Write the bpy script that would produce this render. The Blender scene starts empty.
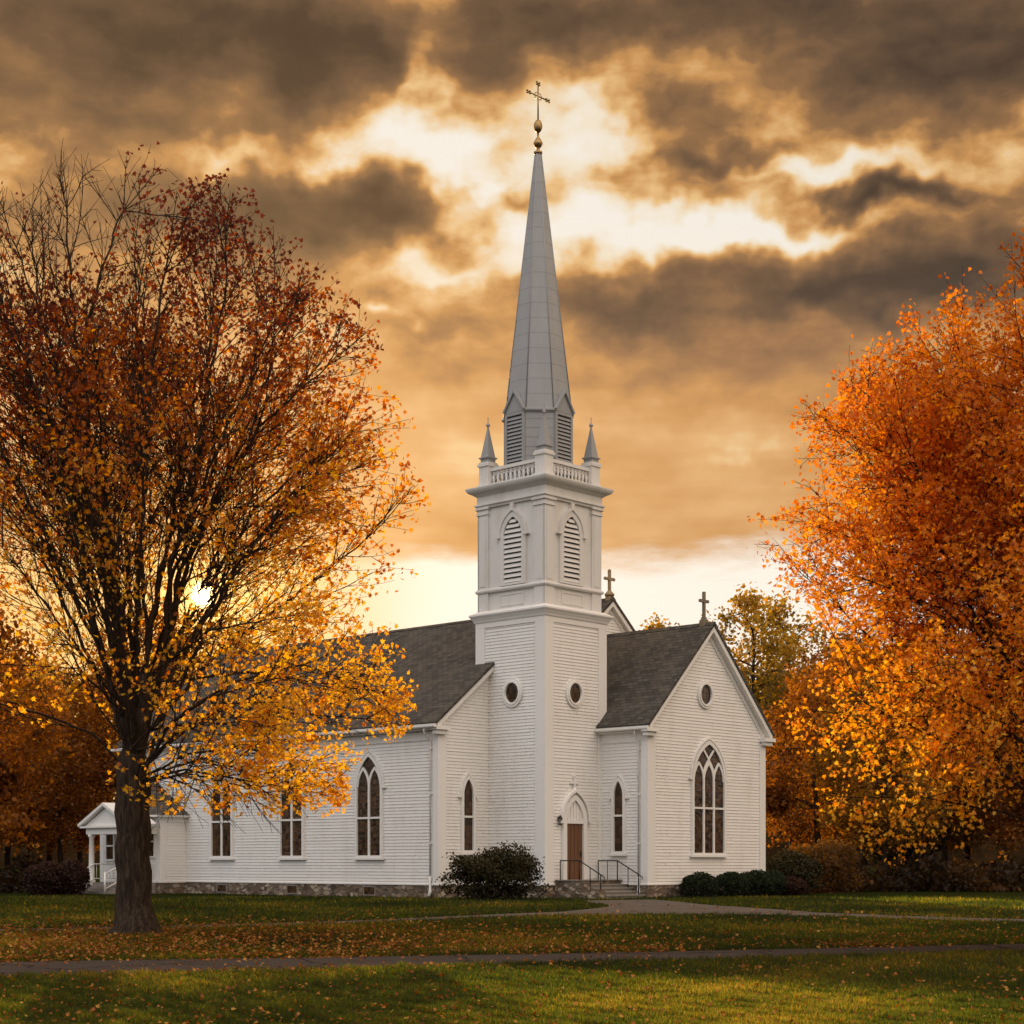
import bpy, math, random
import numpy as np
from mathutils import Vector, Matrix
R = math.radians
random.seed(7)
SC = bpy.context.scene
COL = SC.collection

# ------------------------------------------------------------------ camera
cam_d = bpy.data.cameras.new('camera')
cam = bpy.data.objects.new('camera', cam_d)
COL.objects.link(cam)
cam.location = (0, 0, 1.6)
cam.rotation_euler = (R(90), 0, 0)
cam_d.sensor_width = 36
cam_d.lens = 1700 / 1024 * 36
cam_d.shift_y = (862 - 512) / 1024
cam_d.clip_end = 6000
cam_d.clip_start = 0.1
SC.camera = cam

# ------------------------------------------------------------------ light and sky
SUN_AZ, SUN_EL = -10.3, 11.1          # degrees, azimuth to the right of +Y
GLOW_EL = 8.8
sun_d = bpy.data.lights.new('sun', 'SUN')
sun = bpy.data.objects.new('sun', sun_d)
COL.objects.link(sun)
sun_d.energy = 5.0
sun_d.angle = R(0.5)
sun_d.color = (1.0, 0.68, 0.34)
def sph(az, el):
    return Vector((math.sin(R(az)) * math.cos(R(el)), math.cos(R(az)) * math.cos(R(el)), math.sin(R(el))))
sun.rotation_euler = sph(SUN_AZ, SUN_EL).to_track_quat('Z', 'Y').to_euler()

SC.view_settings.view_transform = 'Standard'
SC.view_settings.look = 'None'
SC.view_settings.exposure = 0.0
SC.view_settings.gamma = 1.0
SC.cycles.max_bounces = 6
SC.cycles.transmission_bounces = 4
SC.cycles.transparent_max_bounces = 4


class NT:
    """small helper for node trees"""
    def __init__(s, tree):
        s.t = tree
        s.t.nodes.clear()
    def n(s, typ, **kw):
        nd = s.t.nodes.new(typ)
        for k, v in kw.items():
            setattr(nd, k, v)
        return nd
    def l(s, a, b):
        s.t.links.new(a, b)
    def put(s, sock, v):
        if isinstance(v, bpy.types.NodeSocket):
            s.l(v, sock)
        else:
            sock.default_value = v
    def m(s, op, a, b=0.0, c=0.0, clamp=False):
        nd = s.n('ShaderNodeMath', operation=op, use_clamp=clamp)
        for i, v in enumerate((a, b, c)):
            s.put(nd.inputs[i], v)
        return nd.outputs[0]
    def v(s, op, a, b=(0, 0, 0)):
        nd = s.n('ShaderNodeVectorMath', operation=op)
        s.put(nd.inputs[0], a)
        if op not in ('LENGTH', 'NORMALIZE'):
            s.put(nd.inputs[1], b)
        return nd.outputs['Value'] if op in ('DOT_PRODUCT', 'LENGTH') else nd.outputs[0]
    def mix(s, f, a, b, typ='MIX'):
        nd = s.n('ShaderNodeMix', data_type='RGBA', blend_type=typ)
        s.put(nd.inputs[0], f)
        for k, v in ((6, a), (7, b)):
            s.put(nd.inputs[k], (*v, 1) if isinstance(v, tuple) and len(v) == 3 else v)
        return nd.outputs[2]
    def noise(s, vec, scale, detail=4, rough=0.55, dist=0.0, out=0):
        nd = s.n('ShaderNodeTexNoise')
        s.put(nd.inputs['Vector'], vec)
        nd.inputs['Scale'].default_value = scale
        nd.inputs['Detail'].default_value = detail
        nd.inputs['Roughness'].default_value = rough
        nd.inputs['Distortion'].default_value = dist
        return nd.outputs[out]
    def ramp(s, f, stops, interp='LINEAR'):
        nd = s.n('ShaderNodeValToRGB')
        nd.color_ramp.interpolation = interp
        e = nd.color_ramp.elements
        while len(e) < len(stops):
            e.new(0.5)
        for el, (p, c) in zip(e, stops):
            el.position = p
            el.color = (*c, 1)
        s.put(nd.inputs[0], f)
        return nd.outputs[0]
    def smooth(s, x, a, b):
        nd = s.n('ShaderNodeMapRange', interpolation_type='SMOOTHSTEP')
        s.put(nd.inputs[0], x)
        nd.inputs[1].default_value = a
        nd.inputs[2].default_value = b
        return nd.outputs[0]


def srgb(r, g, b):
    f = lambda c: (c / 255 / 12.92) if c / 255 <= 0.04045 else ((c / 255 + 0.055) / 1.055) ** 2.4
    return (f(r), f(g), f(b))


world = bpy.data.worlds.new('World')
SC.world = world
world.use_nodes = True
w = NT(world.node_tree)
D = w.v('NORMALIZE', w.n('ShaderNodeTexCoord').outputs['Generated'])
sep = w.n('ShaderNodeSeparateXYZ')
w.l(D, sep.inputs[0])
DEG = 180 / math.pi
az = w.m('MULTIPLY', w.m('ARCTAN2', sep.outputs[0], sep.outputs[1]), DEG)
el = w.m('MULTIPLY', w.m('ARCSINE', sep.outputs[2]), DEG)
cmb = w.n('ShaderNodeCombineXYZ')
w.l(az, cmb.inputs[0]); w.l(el, cmb.inputs[1])
P0 = cmb.outputs[0]
# ragged warp of the cloud field
wv = w.noise(P0, 0.42, 3, 0.55, out=1)
P = w.v('ADD', P0, w.v('MULTIPLY', w.v('SUBTRACT', wv, (0.5, 0.5, 0.5)), (5.0, 3.0, 0)))
# cloud banks and gaps: azimuth, elevation, half widths in degrees, thickness (+) or gap (-)
BANKS = [
    (-11.5, 25.6, 7.5, 2.0, 0.55), (-15.5, 22.9, 5, 1.2, 0.22), (-6.0, 25.4, 3.0, 1.5, 0.32),
    (9.0, 26.4, 8.5, 1.2, 0.42), (14.5, 24.3, 4.6, 1.6, 0.52), (0.8, 26.2, 3.2, 1.1, 0.34),
    (-2.9, 24.9, 0.6, 1.6, -0.26), (-4.0, 22.7, 2.8, 0.75, -0.33), (-9.3, 22.3, 2.2, 0.40, -0.20), (-6.3, 22.0, 1.0, 0.5, -0.12),
    (2.2, 23.2, 2.0, 1.2, -0.26), (4.6, 20.4, 4.4, 0.75, -0.35), (8.8, 23.0, 1.6, 0.6, -0.12), (10.6, 21.7, 3.8, 0.6, -0.34),
    (-1.9, 22.0, 1.8, 1.0, -0.30), (1.2, 21.6, 2.5, 1.5, -0.18), (0.6, 19.6, 1.8, 0.6, -0.24), (8.4, 20.2, 3.5, 0.45, -0.34),
    (-7.0, 20.8, 3.8, 1.1, 0.42), (-12.0, 20.2, 4.5, 1.5, 0.24), (-3.9, 20.5, 1.7, 0.9, 0.36), (-0.2, 21.3, 1.5, 0.40, 0.30),
    (6.6, 22.3, 2.8, 0.50, 0.44), (12.4, 20.8, 2.6, 0.5, 0.60), (5.6, 23.6, 2.4, 0.7, 0.26), (7.6, 21.4, 2.5, 0.35, 0.22),
    (10.5, 18.3, 6.5, 1.2, 0.50), (3.6, 17.9, 2.4, 1.0, 0.40), (15.5, 18.8, 3.5, 1.4, 0.28), (8.0, 16.0, 5.5, 1.5, 0.20),
    (-2.6, 17.4, 2.4, 1.2, 0.10), (-4.4, 17.9, 0.6, 0.28, -0.25), (-2.4, 19.0, 1.6, 0.35, -0.20),
    (7.0, 13.4, 0.7, 0.35, -0.13), (9.0, 13.7, 1.2, 0.30, -0.10), (3.0, 14.2, 3.5, 0.8, -0.06), (-3.0, 13.6, 3.5, 1.2, -0.07),
]
acc = 0.41
for (a0, e0, ra, re, amp) in BANKS:
    q = w.v('MULTIPLY', w.v('SUBTRACT', P, (a0, e0, 0)), (1 / ra, 1 / re, 0))
    g = w.m('EXPONENT', w.m('MULTIPLY', w.v('DOT_PRODUCT', q, q), -1.0))
    acc = w.m('MULTIPLY_ADD', g, amp, acc)
st = w.v('MULTIPLY', w.v('ADD', P0, w.v('MULTIPLY', w.v('SUBTRACT', wv, (0.5, 0.5, 0.5)), (1.2, 0.7, 0))), (0.52, 1.0, 1.0))
n1 = w.noise(st, 0.42, 3, 0.55, 0.0)
n2 = w.noise(w.v('ADD', st, (31, 7, 3)), 1.05, 8, 0.54, 0.0)
n3 = w.noise(w.v('ADD', w.v('MULTIPLY', P0, (0.12, 1.0, 1.0)), (11, 5, 9)), 0.9, 4, 0.5, 0.0)
up_ = w.smooth(el, 13.5, 17.5)
amp2 = w.m('MULTIPLY_ADD', up_, 0.44, 0.08)
dens = w.m('ADD', acc, w.m('MULTIPLY', w.m('SUBTRACT', n1, 0.5), 0.50))
dens = w.m('ADD', dens, w.m('MULTIPLY', w.m('SUBTRACT', n2, 0.5), amp2))
dens = w.m('ADD', dens, w.m('MULTIPLY', w.m('SUBTRACT', n3, 0.5), w.m('MULTIPLY_ADD', up_, -0.22, 0.34)))
densr = w.m('MULTIPLY', dens, 0.72)
high = w.ramp(densr, [(0.043, (0.92, 0.86, 0.77)), (0.144, (0.88, 0.76, 0.58)), (0.238, (0.82, 0.52, 0.23)), (0.324, (0.58, 0.285, 0.090)),
                     (0.410, (0.29, 0.148, 0.060)), (0.547, (0.145, 0.082, 0.042)), (0.720, (0.062, 0.038, 0.023)), (1.0, (0.030, 0.019, 0.012))])
low = w.ramp(densr, [(0.014, (1.0, 0.86, 0.62)), (0.130, (0.92, 0.68, 0.36)), (0.245, (0.76, 0.43, 0.18)), (0.346, (0.62, 0.31, 0.105)),
                    (0.461, (0.40, 0.20, 0.088)), (0.590, (0.22, 0.125, 0.068)), (0.720, (0.11, 0.075, 0.055)), (1.0, (0.060, 0.042, 0.032))])
cl = w.mix(w.smooth(el, 14.0, 21.0), low, high)
# bright clear strip along the horizon under the cloud deck
ely = w.m('ADD', el, w.m('MULTIPLY', w.m('SUBTRACT', w.noise(w.v('MULTIPLY', P0, (0.25, 1, 1)), 0.6, 6, 0.6), 0.5), 2.6))
hz_f = w.m('SUBTRACT', 1.0, w.smooth(ely, 9.6, 10.7))
cl = w.mix(hz_f, cl, w.mix(w.smooth(az, -8.0, -1.5), (0.92, 0.56, 0.20), (1.0, 0.92, 0.80)))
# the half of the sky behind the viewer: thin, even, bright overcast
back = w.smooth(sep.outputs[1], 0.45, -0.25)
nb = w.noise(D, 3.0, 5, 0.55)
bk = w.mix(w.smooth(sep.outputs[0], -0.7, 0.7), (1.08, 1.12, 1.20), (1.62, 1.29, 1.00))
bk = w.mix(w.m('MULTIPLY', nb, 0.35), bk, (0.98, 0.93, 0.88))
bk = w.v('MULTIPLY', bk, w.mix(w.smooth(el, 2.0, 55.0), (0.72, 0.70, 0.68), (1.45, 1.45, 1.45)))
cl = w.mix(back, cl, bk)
zen = w.smooth(el, 30, 60)
cl = w.mix(w.m('MULTIPLY', zen, w.m('SUBTRACT', 1.0, back)), cl, (0.55, 0.45, 0.36))
# the sun and its aureole
cosang = w.v('DOT_PRODUCT', D, tuple(sph(SUN_AZ, GLOW_EL)))
ang = w.m('MULTIPLY', w.m('ARCCOSINE', w.m('MINIMUM', cosang, 0.999999)), DEG)
disc = w.m('SUBTRACT', 1.0, w.smooth(ang, 0.10, 0.46))
g1 = w.m('EXPONENT', w.m('MULTIPLY', ang, -1 / 0.60))
g2 = w.m('EXPONENT', w.m('MULTIPLY', ang, -1 / 4.0))
glow = w.v('ADD', w.v('MULTIPLY', w.n('ShaderNodeCombineXYZ').outputs[0], (0, 0, 0)), (0, 0, 0))
def scaled(col, f):
    nd = w.n('ShaderNodeVectorMath', operation='SCALE')
    nd.inputs[0].default_value = col
    w.l(f, nd.inputs['Scale'])
    return nd.outputs[0]
g3 = w.m('EXPONENT', w.m('MULTIPLY', ang, -1 / 8.0))
cl = w.v('ADD', cl, scaled((0.30, 0.135, 0.02), g3))
cl = w.v('ADD', cl, scaled((26, 18, 7), disc))
cl = w.v('ADD', cl, scaled((2.6, 1.35, 0.32), g1))
cl = w.v('ADD', cl, scaled((0.50, 0.26, 0.05), g2))
sky = w.n('ShaderNodeTexSky', sky_type='NISHITA', sun_disc=False)
sky.sun_elevation = R(SUN_EL)
sky.sun_rotation = R(SUN_AZ)
bg1 = w.n('ShaderNodeBackground'); w.l(sky.outputs[0], bg1.inputs[0]); bg1.inputs[1].default_value = 0.05
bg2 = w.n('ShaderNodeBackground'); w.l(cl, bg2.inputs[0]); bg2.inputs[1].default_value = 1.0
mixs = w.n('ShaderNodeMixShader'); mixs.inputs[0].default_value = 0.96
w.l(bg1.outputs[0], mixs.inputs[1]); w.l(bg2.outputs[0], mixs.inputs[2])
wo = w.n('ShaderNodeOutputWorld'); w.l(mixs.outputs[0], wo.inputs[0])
world.cycles.sampling_method = 'MANUAL'
world.cycles.sample_map_resolution = 512

# ------------------------------------------------------------------ materials
def material(name, base, rough=0.6, metal=0.0, spec=0.5):
    m = bpy.data.materials.new(name)
    m.use_nodes = True
    k = NT(m.node_tree)
    out = k.n('ShaderNodeOutputMaterial')
    b = k.n('ShaderNodeBsdfPrincipled')
    k.l(b.outputs[0], out.inputs[0])
    if isinstance(base, tuple):
        b.inputs['Base Color'].default_value = (*base, 1)
    b.inputs['Roughness'].default_value = rough
    b.inputs['Metallic'].default_value = metal
    b.inputs['Specular IOR Level'].default_value = spec
    return m, k, b

def bump(k, b, h, strength=0.4, dist=0.02):
    nd = k.n('ShaderNodeBump')
    nd.inputs['Strength'].default_value = strength
    nd.inputs['Distance'].default_value = dist
    k.l(h, nd.inputs['Height'])
    k.l(nd.outputs[0], b.inputs['Normal'])

def objco(k): return k.n('ShaderNodeTexCoord').outputs['Object']
def uvco(k): return k.n('ShaderNodeTexCoord').outputs['UV']

def paint(name, c, stain=0.25, rough=0.5):
    m, k, b = material(name, c, rough)
    o = objco(k)
    n = k.noise(k.v('MULTIPLY', o, (1.0, 1.0, 0.25)), 1.3, 6, 0.65)
    n2 = k.noise(k.v('MULTIPLY', o, (3.0, 3.0, 6.0)), 2.0, 3, 0.6)
    f = k.m('MULTIPLY', k.smooth(n, 0.45, 0.8), stain)
    col = k.mix(f, c, tuple(x * y for x, y in zip(c, (0.78, 0.74, 0.68))))
    col = k.mix(k.m('MULTIPLY', k.smooth(n2, 0.5, 0.75), stain * 0.6), col, tuple(x * 0.86 for x in c))
    k.l(col, b.inputs['Base Color'])
    bump(k, b, n2, 0.15, 0.004)
    return m

M = {}
M['siding'] = paint('white_siding_paint', (0.79, 0.77, 0.74), 0.5)
M['trim'] = paint('white_trim_paint', (0.80, 0.78, 0.75), 0.22)
M['belfry'] = paint('belfry_paint', (0.70, 0.68, 0.65), 0.75)
M['louvre_dark'], _, _ = material('dark_louvre_void', (0.03, 0.027, 0.024), 0.9)  # near-black sheet colour stands in for the shade behind the slats

def shingle():
    m, k, b = material('roof_shingles', None, 0.9, spec=0.25)
    u = uvco(k)
    br = k.n('ShaderNodeTexBrick')
    k.l(u, br.inputs['Vector'])
    br.inputs['Scale'].default_value = 1.0
    br.inputs['Brick Width'].default_value = 0.34
    br.inputs['Row Height'].default_value = 0.21
    br.inputs['Mortar Size'].default_value = 0.012
    br.inputs['Mortar Smooth'].default_value = 0.2
    br.inputs['Bias'].default_value = 0.0
    br.inputs['Color1'].default_value = (0.052, 0.047, 0.042, 1)
    br.inputs['Color2'].default_value = (0.105, 0.093, 0.08, 1)
    br.inputs['Mortar'].default_value = (0.018, 0.016, 0.015, 1)
    n = k.noise(u, 0.6, 5, 0.6)
    col = k.mix(k.m('MULTIPLY', k.smooth(n, 0.4, 0.75), 0.5), br.outputs['Color'], (0.12, 0.10, 0.075), 'MIX')
    k.l(col, b.inputs['Base Color'])
    sp = k.n('ShaderNodeSeparateXYZ'); k.l(u, sp.inputs[0])
    saw = k.m('FRACT', k.m('DIVIDE', sp.outputs[1], 0.21))
    h = k.m('ADD', k.m('MULTIPLY', saw, -1.0), k.m('MULTIPLY', br.outputs['Fac'], -0.4))
    h = k.m('ADD', h, k.m('MULTIPLY', k.noise(u, 9, 2), 0.6))
    bump(k, b, h, 0.7, 0.025)
    return m
M['shingle'] = shingle()

def masonry(name, c1, c2, c3, mortar, size=2.2):
    m, k, b = material(name, None, 0.9, spec=0.2)
    u = uvco(k)
    u2 = k.v('MULTIPLY', u, (1.0, 1.7, 1.0))
    d = k.v('ADD', u2, k.v('MULTIPLY', k.v('SUBTRACT', k.noise(u2, 3, 2, out=1), (0.5, 0.5, 0.5)), (0.16, 0.16, 0)))
    vo = k.n('ShaderNodeTexVoronoi', feature='F1'); k.l(d, vo.inputs['Vector']); vo.inputs['Scale'].default_value = size
    ve = k.n('ShaderNodeTexVoronoi', feature='DISTANCE_TO_EDGE'); k.l(d, ve.inputs['Vector']); ve.inputs['Scale'].default_value = size
    sp = k.n('ShaderNodeSeparateColor'); k.l(vo.outputs['Color'], sp.inputs[0])
    col = k.ramp(sp.outputs[0], [(0.0, c1), (0.5, c2), (1.0, c3)])
    n = k.noise(u, 14, 4, 0.7)
    col = k.mix(k.m('MULTIPLY', n, 0.5), col, tuple(x * 0.5 for x in c2))
    e = k.smooth(ve.outputs['Distance'], 0.02, 0.09)
    col = k.mix(e, mortar, col)
    k.l(col, b.inputs['Base Color'])
    bump(k, b, k.m('ADD', e, k.m('MULTIPLY', n, 0.35)), 0.9, 0.05)
    return m
M['stone'] = masonry('fieldstone', (0.070, 0.052, 0.038), (0.24, 0.17, 0.115), (0.58, 0.48, 0.37), (0.15, 0.125, 0.10), 3.0)
def plain_stone(name, c):
    m, k, b = material(name, None, 0.85, spec=0.25)
    o = objco(k)
    n = k.noise(o, 5, 6, 0.7)
    k.l(k.mix(n, tuple(x * 0.65 for x in c), tuple(x * 1.3 for x in c)), b.inputs['Base Color'])
    bump(k, b, n, 0.4, 0.02)
    return m
M['granite'] = plain_stone('granite_steps', (0.24, 0.215, 0.19))
M['cross_gilt'] = plain_stone('weathered_gilt_cross', (0.34, 0.26, 0.16))
M['cross_stone'] = plain_stone('weathered_cross', (0.22, 0.18, 0.13))

def glass():
    m, k, b = material('leaded_window_glass', None, 0.2, spec=0.3)
    u = uvco(k)
    br = k.n('ShaderNodeTexBrick'); k.l(u, br.inputs['Vector'])
    br.offset = 0.0
    br.inputs['Scale'].default_value = 1.0
    br.inputs['Brick Width'].default_value = 0.19
    br.inputs['Row Height'].default_value = 0.27
    br.inputs['Mortar Size'].default_value = 0.012
    br.inputs['Color1'].default_value = (0.020, 0.012, 0.007, 1)
    br.inputs['Color2'].default_value = (0.105, 0.052, 0.022, 1)
    br.inputs['Mortar'].default_value = (0.012, 0.011, 0.010, 1)
    n = k.noise(u, 7, 3)
    k.l(k.mix(k.m('MULTIPLY', k.smooth(n, 0.5, 0.7), 0.35), br.outputs['Color'], (0.10, 0.06, 0.035)), b.inputs['Base Color'])
    k.l(k.m('MULTIPLY_ADD', br.outputs['Fac'], 0.4, 0.10), b.inputs['Roughness'])
    bump(k, b, k.noise(u, 3.2, 3), 0.7, 0.03)
    return m
M['glass'] = glass()

def wood_door():
    m, k, b = material('oak_door', None, 0.5)
    o = objco(k)
    n = k.noise(k.v('MULTIPLY', o, (14, 14, 0.8)), 2.0, 5, 0.6)
    k.l(k.mix(n, (0.075, 0.030, 0.012), (0.21, 0.088, 0.032)), b.inputs['Base Color'])
    bump(k, b, n, 0.3, 0.006)
    return m
M['door'] = wood_door()
M['iron'], _, _ = material('black_wrought_iron', (0.018, 0.017, 0.016), 0.5, 0.6)
M['gold'], _, _ = material('gilded_metal', (0.36, 0.24, 0.10), 0.42, 1.0)
M['lantern'], _, _ = material('lantern_glass', (0.20, 0.18, 0.15), 0.2)
M['bulb_white'] = M['trim']

def spire_metal():
    m, k, b = material('grey_painted_spire_metal', None, 0.55, 0.0)
    o = objco(k)
    n = k.noise(k.v('MULTIPLY', o, (1, 1, 0.3)), 1.6, 5, 0.65)
    sp = k.n('ShaderNodeSeparateXYZ'); k.l(o, sp.inputs[0])
    k.l(k.mix(n, (0.24, 0.245, 0.25), (0.37, 0.372, 0.375)), b.inputs['Base Color'])
    bump(k, b, n, 0.15, 0.01)
    return m
M['spire'] = spire_metal()

def bark(name, c):
    m, k, b = material(name, None, 0.95, spec=0.15)
    o = objco(k)
    n = k.noise(k.v('MULTIPLY', o, (9, 9, 1.3)), 1.6, 6, 0.7, 0.6)
    k.l(k.mix(k.smooth(n, 0.35, 0.7), tuple(x * 0.4 for x in c), tuple(x * 1.5 for x in c)), b.inputs['Base Color'])
    bump(k, b, n, 1.0, 0.07)
    return m
M['bark'] = bark('maple_bark', (0.060, 0.042, 0.030))
M['bark_dark'] = bark('forest_bark', (0.045, 0.034, 0.026))

def leaf_mat(name, stops, trans=0.55, rough=0.55, gain=1.0, dark=0.0):
    m = bpy.data.materials.new(name)
    m.use_nodes = True
    k = NT(m.node_tree)
    out = k.n('ShaderNodeOutputMaterial')
    at = k.n('ShaderNodeAttribute', attribute_name='tint')
    col = k.ramp(at.outputs['Fac'], stops)
    d = k.n('ShaderNodeBsdfDiffuse'); k.l(col, d.inputs[0])
    k.l(k.mix(dark, col, (0.0, 0.0, 0.0)), d.inputs[0]) if dark else None
    t = k.n('ShaderNodeBsdfTranslucent')
    br = k.n('ShaderNodeHueSaturation'); br.inputs['Saturation'].default_value = 1.08; br.inputs['Value'].default_value = gain
    k.l(col, br.inputs['Color']); k.l(br.outputs[0], t.inputs[0])
    mx = k.n('ShaderNodeMixShader'); mx.inputs[0].default_value = trans
    k.l(d.outputs[0], mx.inputs[1]); k.l(t.outputs[0], mx.inputs[2])
    g = k.n('ShaderNodeBsdfGlossy'); g.inputs['Roughness'].default_value = rough
    g.inputs[0].default_value = (0.9, 0.9, 0.9, 1)
    mx2 = k.n('ShaderNodeMixShader'); mx2.inputs[0].default_value = 0.012
    k.l(mx.outputs[0], mx2.inputs[1]); k.l(g.outputs[0], mx2.inputs[2])
    k.l(mx2.outputs[0], out.inputs[0])
    return m
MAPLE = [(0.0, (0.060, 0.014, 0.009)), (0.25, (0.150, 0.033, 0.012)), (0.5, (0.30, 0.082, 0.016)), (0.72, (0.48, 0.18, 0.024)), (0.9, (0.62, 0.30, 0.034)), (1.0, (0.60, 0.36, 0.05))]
M['maple_leaf'] = leaf_mat('autumn_maple_leaves', MAPLE, 0.68, gain=1.9)
M['amber_leaf'] = leaf_mat('amber_maple_leaves', [(0.0, (0.17, 0.042, 0.014)), (0.3, (0.42, 0.125, 0.020)), (0.6, (0.66, 0.23, 0.026)), (0.85, (0.80, 0.38, 0.04)), (1.0, (0.82, 0.50, 0.07))], 0.58, gain=1.7)
M['rust_leaf'] = leaf_mat('rust_wood_leaves', [(0.0, (0.095, 0.032, 0.010)), (0.5, (0.27, 0.100, 0.018)), (1.0, (0.48, 0.21, 0.035))], 0.6, gain=1.25)
M['olive_leaf'] = leaf_mat('olive_wood_leaves', [(0.0, (0.08, 0.050, 0.013)), (0.5, (0.26, 0.135, 0.022)), (1.0, (0.48, 0.24, 0.035))], 0.6, gain=1.4)
M['yellow_leaf'] = leaf_mat('yellow_green_wood_leaves', [(0.0, (0.11, 0.080, 0.02)), (0.5, (0.28, 0.18, 0.03)), (1.0, (0.54, 0.31, 0.05))], 0.6, gain=1.35)
M['undergrowth_leaf'] = leaf_mat('undergrowth_leaves', [(0.0, (0.018, 0.011, 0.006)), (0.6, (0.062, 0.032, 0.011)), (1.0, (0.19, 0.085, 0.02))], 0.4)
M['dark_leaf'] = leaf_mat('dark_conifer_leaves', [(0.0, (0.014, 0.016, 0.009)), (1.0, (0.04, 0.038, 0.018))], 0.25)
M['shrub_leaf'] = leaf_mat('dark_shrub_leaves', [(0.0, (0.018, 0.016, 0.007)), (0.6, (0.042, 0.036, 0.013)), (1.0, (0.090, 0.062, 0.024))], 0.2)
M['yew_leaf'] = leaf_mat('clipped_yew_leaves', [(0.0, (0.012, 0.017, 0.008)), (1.0, (0.032, 0.042, 0.016))], 0.15)
M['maroon_leaf'] = leaf_mat('maroon_shrub_leaves', [(0.0, (0.024, 0.012, 0.009)), (1.0, (0.075, 0.034, 0.022))], 0.2)
M['ochre_leaf'] = leaf_mat('ochre_shrub_leaves', [(0.0, (0.06, 0.030, 0.010)), (1.0, (0.22, 0.11, 0.027))], 0.6, gain=1.3)
M['litter'] = leaf_mat('fallen_maple_leaves', [(0.0, (0.10, 0.028, 0.012)), (0.4, (0.27, 0.085, 0.022)), (0.75, (0.42, 0.17, 0.035)), (1.0, (0.52, 0.30, 0.07))], 0.3)
M['blade'] = leaf_mat('grass_blades', [(0.0, (0.006, 0.009, 0.002)), (0.5, (0.016, 0.022, 0.003)), (0.85, (0.038, 0.038, 0.005)), (1.0, (0.085, 0.060, 0.012))], 0.85, gain=6.0, dark=0.5)

def ground_mat():
    m, k, b = material('lawn_turf', None, 1.0, spec=0.0)
    o = objco(k)
    n1 = k.noise(o, 0.22, 5, 0.6)
    n2 = k.noise(o, 2.6, 6, 0.7)
    n3 = k.noise(k.v('MULTIPLY', o, (1, 0.5, 1)), 22, 3, 0.7)
    col = k.mix(n3, (0.007, 0.011, 0.003), (0.022, 0.029, 0.006))
    col = k.mix(k.m('MULTIPLY', k.smooth(n1, 0.35, 0.7), 0.5), col, (0.030, 0.029, 0.006))
    col = k.mix(k.m('MULTIPLY', k.smooth(n2, 0.5, 0.72), 0.45), col, (0.022, 0.026, 0.007))
    k.l(col, b.inputs['Base Color'])
    bump(k, b, k.m('ADD', n3, k.m('MULTIPLY', n2, 0.8)), 0.8, 0.05)
    return m
M['lawn'] = ground_mat()
def path_mat(name, c):
    m, k, b = material(name, None, 1.0, spec=0.0)
    o = objco(k)
    n = k.noise(o, 60, 3, 0.7); n2 = k.noise(o, 0.9, 5, 0.65)
    col = k.mix(n, tuple(x * 0.6 for x in c), tuple(x * 1.4 for x in c))
    col = k.mix(k.m('MULTIPLY', k.smooth(n2, 0.45, 0.7), 0.4), col, tuple(x * y for x, y in zip(c, (0.7, 0.62, 0.5))))
    ve = k.n('ShaderNodeTexVoronoi', feature='DISTANCE_TO_EDGE')
    k.l(k.v('ADD', o, k.v('MULTIPLY', k.noise(o, 1.5, 4, out=1), (1.2, 1.2, 0))), ve.inputs['Vector']); ve.inputs['Scale'].default_value = 0.35
    col = k.mix(k.smooth(ve.outputs['Distance'], 0.0, 0.02), tuple(x * 0.35 for x in c), col)
    k.l(col, b.inputs['Base Color'])
    bump(k, b, n, 0.5, 0.01)
    return m
M['asphalt'] = path_mat('worn_asphalt', (0.068, 0.056, 0.048))
M['gravel'] = path_mat('pale_path', (0.13, 0.108, 0.09))
def hill_mat():
    m, k, b = material('wooded_hill', None, 1.0, spec=0.0)
    o = objco(k)
    n = k.noise(o, 0.12, 6, 0.75)
    k.l(k.ramp(n, [(0.3, (0.010, 0.008, 0.004)), (0.55, (0.030, 0.017, 0.007)), (0.75, (0.065, 0.030, 0.010))]), b.inputs['Base Color'])
    bump(k, b, n, 1.0, 3.0)
    return m
M['hill'] = hill_mat()

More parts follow.
